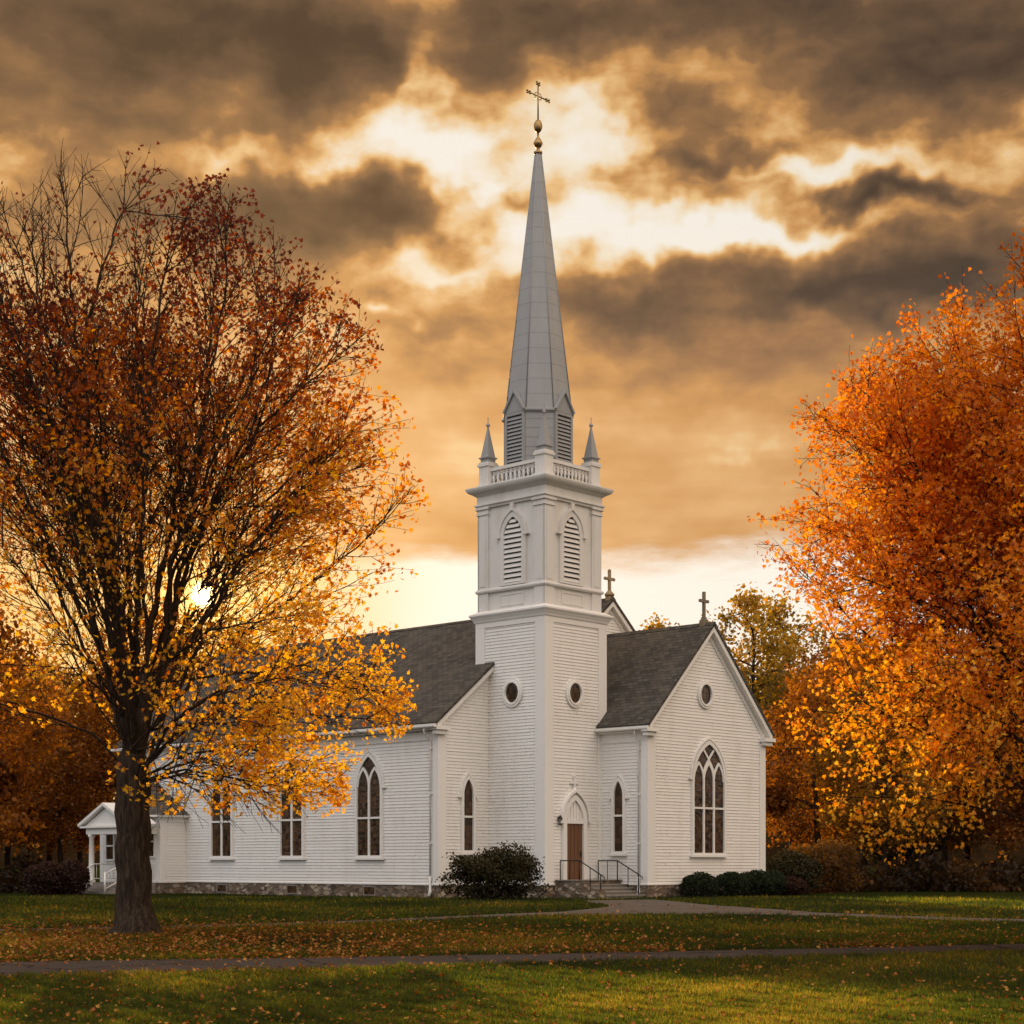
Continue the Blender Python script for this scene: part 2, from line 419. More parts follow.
# ------------------------------------------------------------------ mesh helpers
class MB:
    """collects faces (each with its own corners); build() links them as one mesh object"""
    def __init__(s):
        s.v = []; s.f = []; s.uv = []; s.sm = []
    def face(s, pts, uv=None, smooth=False):
        i = len(s.v)
        s.v += [tuple(p) for p in pts]
        s.f.append(tuple(range(i, i + len(pts))))
        if uv is None:
            a = [Vector(p) for p in pts]
            n = Vector((0, 0, 0))
            for j in range(len(a)):
                n += a[j].cross(a[(j + 1) % len(a)])
            if n.length < 1e-9: n = Vector((0, 0, 1))
            n.normalize()
            if abs(n.z) > 0.9: uv = [(p.x, p.y) for p in a]
            else:
                t = Vector((-n.y, n.x, 0)).normalized()
                uv = [(p.dot(t), p.z) for p in a]
        s.uv += list(uv)
        s.sm.append(smooth)
    def box(s, F, s0, s1, z0, z1, n0, n1):
        c = lambda a, b, d: F(a, b, d)
        s.face([c(s0, z0, n1), c(s1, z0, n1), c(s1, z1, n1), c(s0, z1, n1)])
        s.face([c(s1, z0, n0), c(s0, z0, n0), c(s0, z1, n0), c(s1, z1, n0)])
        s.face([c(s0, z0, n0), c(s0, z0, n1), c(s0, z1, n1), c(s0, z1, n0)])
        s.face([c(s1, z0, n1), c(s1, z0, n0), c(s1, z1, n0), c(s1, z1, n1)])
        s.face([c(s0, z1, n1), c(s1, z1, n1), c(s1, z1, n0), c(s0, z1, n0)])
        s.face([c(s0, z0, n0), c(s1, z0, n0), c(s1, z0, n1), c(s0, z0, n1)])
    def prism(s, F, outline, n0, n1):
        """outline (s,z) counter clockwise seen from outside, from n0 to n1"""
        s.face([F(a, b, n1) for a, b in outline])
        s.face([F(a, b, n0) for a, b in reversed(outline)])
        k = len(outline)
        for i in range(k):
            (a, b), (c, d) = outline[i], outline[(i + 1) % k]
            s.face([F(a, b, n0), F(c, d, n0), F(c, d, n1), F(a, b, n1)])
    def ring(s, F, outer, inner, n0, n1, closed=True):
        k = len(outer)
        for i in range(k if closed else k - 1):
            j = (i + 1) % k
            o0, o1, i0, i1 = outer[i], outer[j], inner[i], inner[j]
            s.face([F(*o0, n1), F(*o1, n1), F(*i1, n1), F(*i0, n1)])
            s.face([F(*o1, n1), F(*o0, n1), F(*o0, n0), F(*o1, n0)])
            s.face([F(*i0, n1), F(*i1, n1), F(*i1, n0), F(*i0, n0)])
        if not closed:
            for i in (0, k - 1):
                s.face([F(*outer[i], n0), F(*outer[i], n1), F(*inner[i], n1), F(*inner[i], n0)])
    def tube(s, pts, rad, k=8, smooth=True):
        pts = [Vector(p) for p in pts]
        if not isinstance(rad, (list, tuple)): rad = [rad] * len(pts)
        rings = []
        for i, p in enumerate(pts):
            d = (pts[min(i + 1, len(pts) - 1)] - pts[max(i - 1, 0)]).normalized()
            x = d.cross(Vector((0, 0, 1)))
            if x.length < 1e-4: x = Vector((1, 0, 0))
            x.normalize(); y = x.cross(d)
            rings.append([p + (x * math.cos(2 * math.pi * j / k) + y * math.sin(2 * math.pi * j / k)) * rad[i] for j in range(k)])
        for a, b in zip(rings, rings[1:]):
            for j in range(k):
                s.face([a[(j + 1) % k], a[j], b[j], b[(j + 1) % k]], smooth=smooth)
        s.face(rings[0]); s.face(rings[-1][::-1])
    def lathe(s, c, prof, k=12, smooth=True, rot=0.0):
        rs = [[(c[0] + r * math.cos(2 * math.pi * j / k + rot), c[1] + r * math.sin(2 * math.pi * j / k + rot), c[2] + z) for j in range(k)] for r, z in prof]
        for a, b in zip(rs, rs[1:]):
            for j in range(k):
                s.face([a[j], a[(j + 1) % k], b[(j + 1) % k], b[j]], smooth=smooth)
        s.face(rs[0][::-1]); s.face(rs[-1])
    def sweep(s, a0, a1, b0, b1, prof):
        """a moulding profile [(out, z), ...] run round a rectangle"""
        rs = [[(a0 - o, b0 - o, z), (a1 + o, b0 - o, z), (a1 + o, b1 + o, z), (a0 - o, b1 + o, z)] for o, z in prof]
        for a, b in zip(rs, rs[1:]):
            for j in range(4):
                s.face([a[j], a[(j + 1) % 4], b[(j + 1) % 4], b[j]])
        s.face(rs[0][::-1]); s.face(rs[-1])
    def build(s, name, mat, parent=None, label=None, kind=None, weld=False):
        me = bpy.data.meshes.new(name)
        me.from_pydata(s.v, [], s.f)
        ul = me.uv_layers.new(name='UVMap')
        ul.data.foreach_set('uv', np.array(s.uv, dtype=np.float32).ravel())
        me.polygons.foreach_set('use_smooth', np.array(s.sm, dtype=bool))
        me.materials.append(mat)
        if weld or any(s.sm):
            import bmesh
            bm = bmesh.new(); bm.from_mesh(me)
            bmesh.ops.remove_doubles(bm, verts=bm.verts, dist=1e-5)
            bm.to_mesh(me); bm.free()
        me.update()
        o = bpy.data.objects.new(name, me)
        COL.objects.link(o)
        if parent is not None: o.parent = parent
        if label: o['label'] = label
        if kind: o['kind'] = kind
        return o

def FL(a): return lambda s, z, n: (a - n, -s, z)     # wall facing -a, s = -b
def FF(b): return lambda s, z, n: (s, b - n, z)      # wall facing -b, s = a
def FR(a): return lambda s, z, n: (a + n, s, z)      # wall facing +a, s = b
def FB(b): return lambda s, z, n: (-s, b + n, z)     # wall facing +b, s = -a
def FW(s, z, n): return (s, n, z)                    # plain box: a, z, b

def clip(poly, z, keep_above):
    out = []
    for i in range(len(poly)):
        p, q = poly[i], poly[(i + 1) % len(poly)]
        ip, iq = ((p[1] >= z), (q[1] >= z)) if keep_above else ((p[1] <= z), (q[1] <= z))
        if ip: out.append(p)
        if ip != iq:
            t = (z - p[1]) / (q[1] - p[1])
            out.append((p[0] + (q[0] - p[0]) * t, z))
    return out

def clap(mb, F, poly, h=0.145, lap=0.026):
    """lapped clapboards filling a convex outline (s, z), in lengths with butt joints"""
    zs = [p[1] for p in poly]
    rr = random.Random(int(abs(sum(p[0] * 13 + p[1] * 7 for p in poly)) * 10))
    z = math.floor(min(zs) / h) * h
    while z < max(zs) - 1e-6:
        c = clip(poly, z, True)
        if len(c) >= 3: c = clip(c, z + h, False)
        if len(c) >= 3:
            s0, s1 = min(p[0] for p in c), max(p[0] for p in c)
            cuts = [s0]
            x = s0 + rr.uniform(.8, 4.2)
            while x < s1 - .5:
                cuts.append(x); x += rr.uniform(2.4, 4.6)
            cuts.append(s1)
            for a, b in zip(cuts, cuts[1:]):
                t = [(q[1], q[0]) for q in c]
                t = clip(t, a + (.004 if a > s0 else 0), True)
                if len(t) >= 3: t = clip(t, b - (.004 if b < s1 else 0), False)
                t = [(q[1], q[0]) for q in t]
                if len(t) < 3: continue
                zb = min(q[1] for q in t)
                jit = rr.uniform(-.004, .005); tilt = rr.uniform(-.004, .004)
                off = lambda zz, ss: max(.001, (lap + jit + tilt * (ss - a) / max(b - a, .1)) * (1 - (zz - z) / h) + 0.002)
                mb.face([F(q[0], q[1], off(q[1], q[0])) for q in t])
                low = sorted([q for q in t if abs(q[1] - zb) < 1e-6])
                if len(low) >= 2:
                    p, q = low[0], low[-1]
                    mb.face([F(p[0], zb, 0.0), F(q[0], zb, 0.0), F(q[0], zb, off(zb, q[0])), F(p[0], zb, off(zb, p[0]))])
        z += h

def arch(c, hw, z0, zs, za, n=10):
    """pointed arch outline, counter clockwise from bottom left: (c-hw,z0) .. right .. apex .. left"""
    r = za - zs
    cx = max((r * r - hw * hw) / (2 * hw), 0.0)
    RR = hw + cx
    th = math.asin(min(1, r / RR))
    pts = [(c - hw, z0), (c + hw, z0)]
    for i in range(n + 1):
        t = th * i / n
        pts.append((c - cx + RR * math.cos(t), zs + r * math.sin(t) / math.sin(th)))
    for i in range(n - 1, -1, -1):
        t = th * i / n
        pts.append((c + cx - RR * math.cos(t), zs + r * math.sin(t) / math.sin(th)))
    return pts

def disc_pts(c, z, r, n=28, rz=None):
    return [(c + r * math.cos(2 * math.pi * i / n), z + (rz or r) * math.sin(2 * math.pi * i / n)) for i in range(n)]

def empty(name, loc, rz=0.0, label=None, cat=None, group=None):
    o = bpy.data.objects.new(name, None)
    COL.objects.link(o)
    o.location = loc
    o.rotation_euler = (0, 0, rz)
    o.empty_display_size = 0.3
    if label: o['label'] = label
    if cat: o['category'] = cat
    if group: o['group'] = group
    return o

# ------------------------------------------------------------------ ground
def gp(x, y):                                       # world plane
    return (x, y, 0.0)
g = MB(); g.face([(-2500, -600, 0), (2500, -600, 0), (2500, 4000, 0), (-2500, 4000, 0)])
go = g.build('ground', M['lawn'], kind='structure')
go['label'] = 'mown green lawn with autumn leaves around the church'

def ribbon(name, near, far, z, mat, label):
    mb = MB()
    for i in range(len(near) - 1):
        mb.face([(*near[i], z), (*near[i + 1], z), (*far[i + 1], z), (*far[i], z)], smooth=True)
    o = mb.build(name, mat, kind='structure', weld=True)
    o['label'] = label
    return o

def curve(pts, n=12):
    out = []
    P_ = [pts[0]] + list(pts) + [pts[-1]]
    for i in range(1, len(P_) - 2):
        for k in range(n):
            t = k / n
            p = []
            for c in (0, 1):
                a, b, d, e = (P_[i + j][c] for j in (-1, 0, 1, 2))
                p.append(0.5 * (2 * b + (d - a) * t + (2 * a - 5 * b + 4 * d - e) * t * t + (3 * b - a - 3 * d + e) * t ** 3))
            out.append(tuple(p))
    out.append(pts[-1])
    return out
FP_NEAR = curve([(-40, 18.0), (-16, 21.8), (-7.1, 23.7), (0, 26.6), (4.8, 28.6), (9.3, 30.6), (18, 33.8), (45, 42)])
FP_FAR = curve([(-40, 21.8), (-16, 25.6), (-7.9, 27.3), (0, 29.4), (4.9, 31.2), (9.9, 33.2), (18, 36.2), (45, 44.4)])
ribbon('path', FP_NEAR, FP_FAR, 0.004, M['asphalt'], 'grey asphalt path crossing the lawn in front of the maple')
TP_NEAR = curve([(-40, 31.5), (-22, 36.2), (-11.7, 38.9), (-5, 43.5), (0, 49.6), (3.9, 51.6), (7.0, 51.6), (9.6, 49.4), (13.6, 45.2), (30, 34)])
TP_FAR = curve([(-40, 32.9), (-22, 37.8), (-12.2, 40.5), (-5.2, 45.4), (0, 52.6), (4.2, 57.5), (7.6, 56.5), (10.4, 52.6), (14.3, 47.6), (31, 35.6)])
ribbon('path', TP_NEAR, TP_FAR, 0.004, M['gravel'], 'narrow pale footpath curving past the maple to the church steps')
# fan of paving between that footpath and the steps
apr = MB()
AP = curve([(1.6, 54.6), (3.0, 59.0), (3.55, 62.5), (3.1, 66.5), (3.0, 70.6)], 6)
AQ = curve([(9.6, 54.0), (8.3, 59.5), (7.2, 64.0), (6.7, 68.5), (6.0, 72.2)], 6)
for i in range(len(AP) - 1):
    apr.face([(*AP[i], 0.008), (*AQ[i], 0.008), (*AQ[i + 1], 0.008), (*AP[i + 1], 0.008)], smooth=True)
ao = apr.build('pavement', M['gravel'], kind='structure', weld=True)
ao['label'] = 'pale paving widening towards the church front steps'

# low wooded rise far behind everything
hb = MB()
rng = np.random.default_rng(3)
N = 120
for ring, (rad, base) in enumerate(((420, 0), )):
    prev = None
    hs = [19 + 5 * math.sin(i * 0.31) + 3 * math.sin(i * 0.83 + 1) + rng.uniform(0, 2.2) for i in range(N)]
    for i in range(N):
        a0, a1 = 2 * math.pi * i / N, 2 * math.pi * (i + 1) / N
        h0, h1 = hs[i], hs[(i + 1) % N]
        q = lambda a, r, z: (r * math.cos(a), 60 + r * math.sin(a), z)
        hb.face([q(a1, rad, -0.5), q(a0, rad, -0.5), q(a0, rad + 25, h0), q(a1, rad + 25, h1)], smooth=True)
        hb.face([q(a1, rad + 25, h1), q(a0, rad + 25, h0), q(a0, rad + 90, -0.5), q(a1, rad + 90, -0.5)], smooth=True)
ho = hb.build('hills', M['hill'], kind='structure', weld=True)
ho['label'] = 'low wooded hills along the horizon'

# ------------------------------------------------------------------ church
CH = empty('church', (1.443, 75.0, 0.0), R(47),
           'white clapboard church with tall grey spire, belfry and dark shingled roofs', 'church')
T = 4.15                      # tower side
NA0, NA1, NB0, NB1 = -3.22, 10.10, 3.42, 27.5   # nave
NC = (NA0 + NA1) / 2
NS = 0.787; NE = NA0 - 0.51   # roof pitch, eave tip
def nz(a): return 7.75 + NS * (min(a, 2 * NC - a) - NE)
WA0, WA1, WB0, WB1 = 3.86, 12.94, -2.71, 4.30   # front wing
WC = 8.40; WS = 1.01
def wz(a): return 12.75 - WS * abs(a - WC)
GA0, GA1, GB0, GB1, GC = 4.6, 13.9, 4.02, 12.0, 9.24   # rear cross gable
GS = 0.857
def gz(a): return 14.70 - GS * abs(a - GC)
Z0 = 0.58

# -- foundations
fb = MB()
fb.box(FW, NA0 - .05, NA1 + .05, -.3, Z0, NB0 - .05, NB1 + .05)
fb.box(FW, -.06, T - .02, -.3, Z0 - .004, -.06, T + .05)
fb.box(FW, WA0 - .05, WA1 + .05, -.3, Z0 - .008, WB0 - .05, WB1)
fb.box(FW, GA0, GA1 + .05, -.3, Z0 - .012, GB0 + .3, GB1)
fb.build('foundation', M['stone'], CH)
# basement lights under the nave windows
for b in (7.86, 13.37, 18.85):
    wf = MB()
    F = FL(NA0 - .05)
    wf.ring(F, [(-b - .42, .06), (-b + .42, .06), (-b + .42, .50), (-b - .42, .50)], [(-b - .36, .11), (-b + .36, .11), (-b + .36, .45), (-b - .36, .45)], -.02, .03)
    o = wf.build('basement_window', M['granite'], CH)
    pn = MB(); pn.box(F, -b - .36, -b + .36, .11, .45, -.03, .008); pn.build('pane', M['glass'], o)

# -- walls of lapped boards
def wall(name, parts):
    mb = MB()
    for F, poly in parts:
        clap(mb, F, poly)
        mb.face([F(a, b, -0.02) for a, b in poly])
    return mb.build(name, M['siding'], CH)
wall('nave_wall', [
    (FL(NA0), [(-NB1, Z0), (-NB0, Z0), (-NB0, 7.9), (-NB1, 7.9)]),
    (FR(NA1), [(NB0, Z0), (NB1, Z0), (NB1, 7.9), (NB0, 7.9)])])
ne = nz(NA0) - .2
wall('nave_gable_wall', [
    (FF(NB0), [(NA0, Z0), (NA1, Z0), (NA1, ne), (NC, nz(NC) - .2), (NA0, ne)])])
wall('nave_gable_wall', [
    (FB(NB1), [(-NA1, Z0), (-NA0, Z0), (-NA0, ne), (-NC, nz(NC) - .2), (-NA1, ne)])])
we = wz(WA0) - .2
wall('wing_wall', [
    (FL(WA0), [(-WB1, Z0), (-WB0, Z0), (-WB0, 7.95), (-WB1, 7.95)]),
    (FR(WA1), [(WB0, Z0), (WB1, Z0), (WB1, 7.95), (WB0, 7.95)]),
    (FF(WB0), [(WA0, Z0), (WA1, Z0), (WA1, we), (WC, wz(WC) - .2), (WA0, we)])])
ge = gz(GA0) - .2
wall('rear_gable_wall', [
    (FF(GB0), [(GA0, Z0), (GA1, Z0), (GA1, ge), (GC, gz(GC) - .2), (GA0, ge)]),
    (FR(GA1), [(GB0, Z0), (GB1, Z0), (GB1, ge), (GB0, ge)]),
    (FB(GB1), [(-GA1, Z0), (-GA0, Z0), (-GA0, ge), (-GC, gz(GC) - .2), (-GA1, ge)]),
    (FL(GA0), [(-GB1, 6), (-GB0, 6), (-GB0, ge), (-GB1, ge)])])
wall('tower_wall', [
    (FL(0), [(-T, Z0), (0, Z0), (0, 12.6), (-T, 12.6)]),
    (FF(0), [(0, Z0), (T, Z0), (T, 12.6), (0, 12.6)]),
    (FR(T), [(0, Z0), (T, Z0), (T, 12.6), (0, 12.6)]),
    (FB(T), [(-T, Z0), (0, Z0), (0, 12.6), (-T, 12.6)])])

# -- roofs: shingles over a white painted soffit board
def gable_roof(zf, c, half, b0, b1, name='roof', parent=CH, shing=.11, board=.20, ins=.05):
    top = MB(); und = MB()
    zc, zt = zf(c), zf(c - half)
    for sgn in (-1, 1):
        e = c + sgn * half
        sl = math.hypot(half, zc - zt)
        ux, uz = sgn * half / sl, (zt - zc) / sl         # down the slope
        nx, nzv = -uz * sgn * sgn if False else abs(zc - zt) / sl * sgn, half / sl
        def slab(mb, d0, d1, bb0, bb1, shrink, uvs):
            A = (c - nx * 0 , zc)
            t0 = (c, zc - d0 / nzv); e0 = (e - ux * shrink - nx * d0, zt - uz * shrink - nzv * d0)
            t1 = (c, zc - d1 / nzv); e1 = (e - ux * shrink - nx * d1, zt - uz * shrink - nzv * d1)
            p = lambda q, b: (q[0], b, q[1])
            uv = [(bb0, 0), (bb1, 0), (bb1, -sl), (bb0, -sl)]
            quad = [p(t0, bb0), p(t0, bb1), p(e0, bb1), p(e0, bb0)]
            if sgn < 0: quad = quad[::-1]; uv = uv[::-1]
            mb.face(quad, uv=uv if uvs else None)
            for (x, y) in (((t0, t1, e1, e0), bb0), ((t0, t1, e1, e0), bb1)):
                mb.face([p(q, y) for q in x])
            mb.face([p(e0, bb0), p(e0, bb1), p(e1, bb1), p(e1, bb0)])
            mb.face([p(t1, bb0), p(t1, bb1), p(e1, bb1), p(e1, bb0)])
        slab(top, 0, shing, b0, b1, 0, True)
        slab(und, shing + .002, shing + board, b0 + ins, b1 - ins, ins, False)
    cap = MB()
    cap.prism(lambda s, z, n: (s, n, z), [(c - .17, zc - .17 * abs(zc - zt) / half + .03), (c + .17, zc - .17 * abs(zc - zt) / half + .03), (c, zc + .035)], b0 - .01, b1 + .01)
    r = top.build(name, M['shingle'], parent)
    und.build('soffit', M['trim'], r)
    cap.build('ridge_cap', M['shingle'], r)
    return r
NR = gable_roof(nz, NC, NC - NE, NB0 - .38, NB1 + .38)
WR = gable_roof(wz, WC, 4.95, WB0 - .38, WB1)
GR = gable_roof(gz, GC, 5.05, GB0 - .34, GB1 + .3)

# eave trim, frieze, gutters, rakes
tr = MB()
def eave(Fs, s0, s1, out, ztop):
    """frieze board on the wall and gutter under the roof edge"""
    tr.box(Fs, s0, s1, 7.00, 7.42, 0.0, .062)
    tr.box(Fs, s0, s1, 7.42, 7.52, 0.0, .30)
eave(FL(NA0), -NB1, -NB0, .5, 7.7)
eave(FR(NA1), NB0, NB1, .5, 7.7)
eave(FL(WA0), 0.02, -WB0, .5, 7.7)
eave(FR(WA1), WB0, WB1, .5, 7.7)
# cornice returns on the gable ends
def returns(F, s0, s1, out):
    for (p, q) in ((s0 - .46, s0 + .42), (s1 - .42, s1 + .46)):
        tr.box(F, p, q, 7.425, 7.60, .01, out)
        tr.box(F, p + .10, q - .10, 7.24, 7.425, .01, out - .12)
returns(FF(NB0), NA0, NA1, .375)
returns(FF(WB0), WA0, WA1, .375)
# frieze boards under the rakes
def rake(F, c, half, zf, w=.34, n=.06):
    for sgn in (-1, 1):
        e = c + sgn * (half)
        z1, z0 = zf(c) - .33, zf(e) - .33
        q = [(c, z1 - w), (c, z1), (e, z0), (e, z0 - w)]
        if sgn > 0: q = q[::-1]
        tr.prism(F, q, 0.0, n)
rake(FF(NB0), NC, NC - NA0, nz)
rake(FF(WB0), WC, WC - WA0, wz, .40)
rake(FF(GB0), GC, GC - GA0, gz)
# corner boards
def corner(F, s0, s1, z0, z1, n=.05):
    tr.box(F, s0, s1, z0, z1, 0.0, n)
for (F, s0, s1) in ((FL(NA0), -NB0 - .30, -NB0 + .05), (FF(NB0), NA0 - .05, NA0 + .46), (FL(NA0), -NB1, -NB1 + .4),
                    (FL(WA0), -WB0 - .34, -WB0 + .05), (FF(WB0), WA0 - .05, WA0 + .50), (FF(WB0), WA1 - .42, WA1 + .05), (FR(WA1), WB0 - .05, WB0 + .4)):
    corner(F, s0, s1, Z0, 7.24, .06 if F(0, 0, 1)[0] != 0 else .057)
# water table
tr.sweep(NA0, NA1, NB0, NB1, [(.0, Z0 - .01), (.09, Z0 - .01), (.09, Z0 + .05), (.03, Z0 + .08)])
tr.sweep(0, T, 0, T, [(.0, Z0 - .014), (.093, Z0 - .014), (.093, Z0 + .054), (.03, Z0 + .084)])
tr.sweep(WA0, WA1, WB0, WB1, [(.0, Z0 - .018), (.087, Z0 - .018), (.087, Z0 + .046), (.03, Z0 + .076)])
tr.build('trim_boards', M['trim'], CH)
# gutters
gt = MB()
def gutter(a, b0, b1):
    prof = [(-.075, .10), (-.075, -.01), (-.045, -.055), (.045, -.055), (.075, -.01), (.075, .10)]
    pts = [[(a + x, b, 7.56 + z) for x, z in prof] for b in (b0, b1)]
    for i in range(len(prof) - 1):
        gt.face([pts[0][i], pts[0][i + 1], pts[1][i + 1], pts[1][i]])
    gt.face(pts[0][::-1]); gt.face(pts[1])
    gt.face([pts[0][0], pts[1][0], pts[1][-1], pts[0][-1]])
gutter(NE - .03, NB0 - .36, NB1 + .36)
gutter(WC - 4.95 - .03, WB0 - .36, -.08)
gt.build('gutter', M['trim'], CH)
# downspouts
for (a, b, ae) in ((NA0, NB0 + .38, NE), (WA0, WB0 + .42, WC - 4.95)):
    dp = MB()
    x = a - .12
    dp.tube([(ae, b, 7.52), (ae, b, 7.36), (ae + .12, b, 7.2), (x - .06, b, 7.05), (x, b, 6.9), (x, b, .95)], .045, 8)
    for zz in (2.4, 4.6, 6.6):
        dp.box(FW, x - .055, x + .10, zz, zz + .05, b - .055, b + .055)
    d = dp.build('downspout', M['trim'], CH)
    bt = MB(); bt.tube([(x, b, .95), (x, b, .30), (x - .10, b, .08)], .075, 8)
    bt.build('drain_boot', M['trim'], d)

# -- windows
def bar_arch(mb, F, c, hw, z0, zs, za, wd, n0, n1):
    mb.ring(F, arch(c, hw, z0, zs, za), arch(c, hw - wd, z0, zs, za - wd * 1.25), n0, n1)

def hood(F, c, hw, zs, za, parent, wd=.07, drop=.0, n1=.13):
    mb = MB()
    o = arch(c, hw, zs - drop, zs, za)[1:]
    i = arch(c, hw - wd, zs - drop, zs, za - wd * 1.3)[1:]
    o.append((c - hw, zs - drop)); i.append((c - hw + wd, zs - drop))
    mb.ring(F, o, i, 0.0, n1, closed=False)
    for s in (-1, 1):
        mb.box(F, c + s * (hw + .02) - .08, c + s * (hw + .02) + .08, zs - drop - .09, zs - drop, 0.0, n1 + .015)
    return mb.build('hood_mould', M['trim'], parent)

def lights(F, c, w_, z0, zs, za, n, zt, parent, sill=True, hoodz=None, case=.13):
    """a pointed window: casing, panes, mullions with tracery, sill"""
    hw = w_ / 2
    mb = MB()
    mb.ring(F, arch(c, hw, z0, zs, za), arch(c, hw - case, z0 + case * .8, zs, za - case * 1.4), 0.0, .14)
    win = mb.build('window', M['trim'], parent)
    iw = hw - case
    pn = MB()
    pn.prism(F, arch(c, iw + .01, z0 + case * .8 - .01, zs, za - case * 1.4 + .01), 0.0, .050)
    pn.build('pane', M['glass'], win)
    mu = MB()
    bw = .12
    zb = z0 + case * .8
    ia = za - case * 1.4
    if n > 1:
        lw = 2 * iw / n
        for i in range(1, n):
            x = c - iw + i * lw
            mu.box(F, x - bw / 2, x + bw / 2, zb, zs + .02, .02, .108)
        for i in range(n):
            x = c - iw + (i + .5) * lw
            zz = zs + (0.0 if n == 2 else 0.0)
            top = zs + lw * 1.05
            o = arch(x, lw / 2 + bw / 2, zs, zs, top + bw * .8)[1:]; o.append((x - lw / 2 - bw / 2, zs))
            q = arch(x, lw / 2 - bw / 2, zs, zs, top - bw * .5)[1:]; q.append((x - lw / 2 + bw / 2, zs))
            mu.ring(F, o, q, .02, .104 - .003 * i, closed=False)
        if n == 3:
            # ribs that rise from the mullions and cross below the apex
            r = ia - zs
            for sgn in (-1, 1):
                x0_, z0_ = c + sgn * lw / 2, zs + .25 * r
                po, pi = [], []
                for j in range(9):
                    t = j / 8
                    xx = x0_ - sgn * (lw * 1.02) * t ** 1.25
                    zz = z0_ + .60 * r * t
                    tx, tz = -sgn * lw * 1.02 * 1.25 * max(t, .05) ** .25, .60 * r
                    L_ = math.hypot(tx, tz)
                    po.append((xx - tz / L_ * bw * .42, zz + tx / L_ * bw * .42)); pi.append((xx + tz / L_ * bw * .42, zz - tx / L_ * bw * .42))
                mu.ring(F, pi, po, .02, .092 + .003 * sgn, closed=False)
    if zt:
        mu.box(F, c - iw, c + iw, zt - .045, zt + .045, .02, .112)
    if mu.f: mu.build('mullion', M['trim'], win)
    if sill:
        sl = MB(); sl.box(F, c - hw - .09, c + hw + .09, z0 - .10, z0, 0.0, .18); sl.build('sill', M['trim'], win)
    if hoodz is not None:
        hood(F, c, hw + .085, zs + hoodz, za + .14, win)
    return win

for b in (7.86, 13.37, 18.85):
    lights(FL(NA0), -b, 1.83, 1.80, 5.05, 6.62, 2, 3.62, CH, hoodz=0.0)
lights(FF(NB0), -1.42, .86, 2.02, 4.62, 5.50, 1, 3.63, CH, hoodz=-.05)
lights(FL(WA0), 1.11, .78, 1.98, 4.60, 5.46, 1, 3.70, CH, hoodz=-.05)
lights(FF(WB0), 8.33, 2.60, 1.92, 5.35, 7.26, 3, 4.10, CH, hoodz=.15)
def oculus(F, c, z, ri, ro, rz=1.0):
    mb = MB(); mb.ring(F, disc_pts(c, z, ro, 32, ro * rz), disc_pts(c, z, ri, 32, ri * rz), 0.0, .11)
    mb.ring(F, disc_pts(c, z, ri + .09, 32, (ri + .09) * rz), disc_pts(c, z, ri + .015, 32, (ri + .015) * rz), .10, .15)
    wn = mb.build('round_window', M['trim'], CH)
    p = MB(); p.prism(F, disc_pts(c, z, ri + .02, 32, (ri + .02) * rz), 0.0, .05); p.build('pane', M['glass'], wn)
oculus(FL(0), -1.89, 9.19, .40, .59, 1.1)
oculus(FF(0), 1.95, 9.18, .40, .59, 1.1)
oculus(FF(WB0), 8.10, 9.38, .42, .60, 1.08)

# -- tower trim: framed panels
tt = MB()
for F, sg in ((FL(0), -1), (FF(0), 1), (FR(T), 1), (FB(T), -1)):
    a0, a1 = (0, T) if sg > 0 else (-T, 0)
    near = .060 if F(0, 0, 1)[0] != 0 else .057
    tt.box(F, a0 - .05, a0 + .52, Z0, 12.25, 0.0, near)
    tt.box(F, a1 - .52, a1 + .05, Z0, 12.25, 0.0, near)
    tt.box(F, a0 - .05, a1 + .05, 12.25, 12.62, 0.0, near + .004)
tt.sweep(0, T, 0, T, [(.0, 12.50), (.10, 12.50), (.14, 12.60), (.18, 12.66), (.20, 12.70), (.25, 12.76), (.28, 12.80), (.28, 12.87), (.22, 12.89), (.0, 13.02)])
tt.build('tower_trim', M['trim'], CH)

# -- belfry
BE = MB()
q = .10
TB = 3.92                      # the belfry is a little narrower on its right side
BE.box(FW, q, TB - q, 12.9, 18.4, q, T - q)
bel = BE.build('belfry', M['belfry'], CH)
bt = MB()
for F, a0, a1 in ((FL(q), -T + q, -q), (FF(q), q, TB - q), (FR(TB - q), q, T - q), (FB(T - q), -TB + q, -q)):
    near = .085 if F(0, 0, 1)[0] != 0 else .082
    for (p0, p1) in ((a0 - .085, a0 + .56), (a1 - .56, a1 + .085)):
        bt.box(F, p0, p1, 13.0, 17.42, 0.0, near)
        for d, zz0, zz1 in ((.05, 17.42, 17.50), (.02, 17.50, 17.66), (.09, 17.66, 17.74), (.06, 17.74, 17.80)):
            bt.box(F, p0 - d * .9, p1 + d * .9, zz0, zz1, 0.0, near + d)
        bt.box(F, p0 + .12, p1 - .12, 14.15, 17.25, near, near + .02)
    c = (a0 + a1) / 2
    # recessed pedestal panel
    bt.ring(F, [(c - .75, 13.15), (c + .75, 13.15), (c + .75, 13.72), (c - .75, 13.72)], [(c - .67, 13.23), (c + .67, 13.23), (c + .67, 13.64), (c - .67, 13.64)], 0.0, .03)
bt.sweep(q, TB - q, q, T - q, [(.0, 13.84), (.13, 13.84), (.17, 13.90), (.17, 13.96), (.10, 14.02), (.0, 14.03)])
bt.sweep(q, TB - q, q, T - q, [(.0, 17.72), (.11, 17.72), (.13, 17.80), (.20, 17.84), (.20, 17.90), (.11, 17.94), (.11, 18.26), (.20, 18.32), (.24, 18.36), (.40, 18.44),
                              (.43, 18.48), (.46, 18.52), (.49, 18.60), (.49, 18.65), (.43, 18.67), (.0, 18.72)])
bt.build('entablature', M['belfry'], bel)
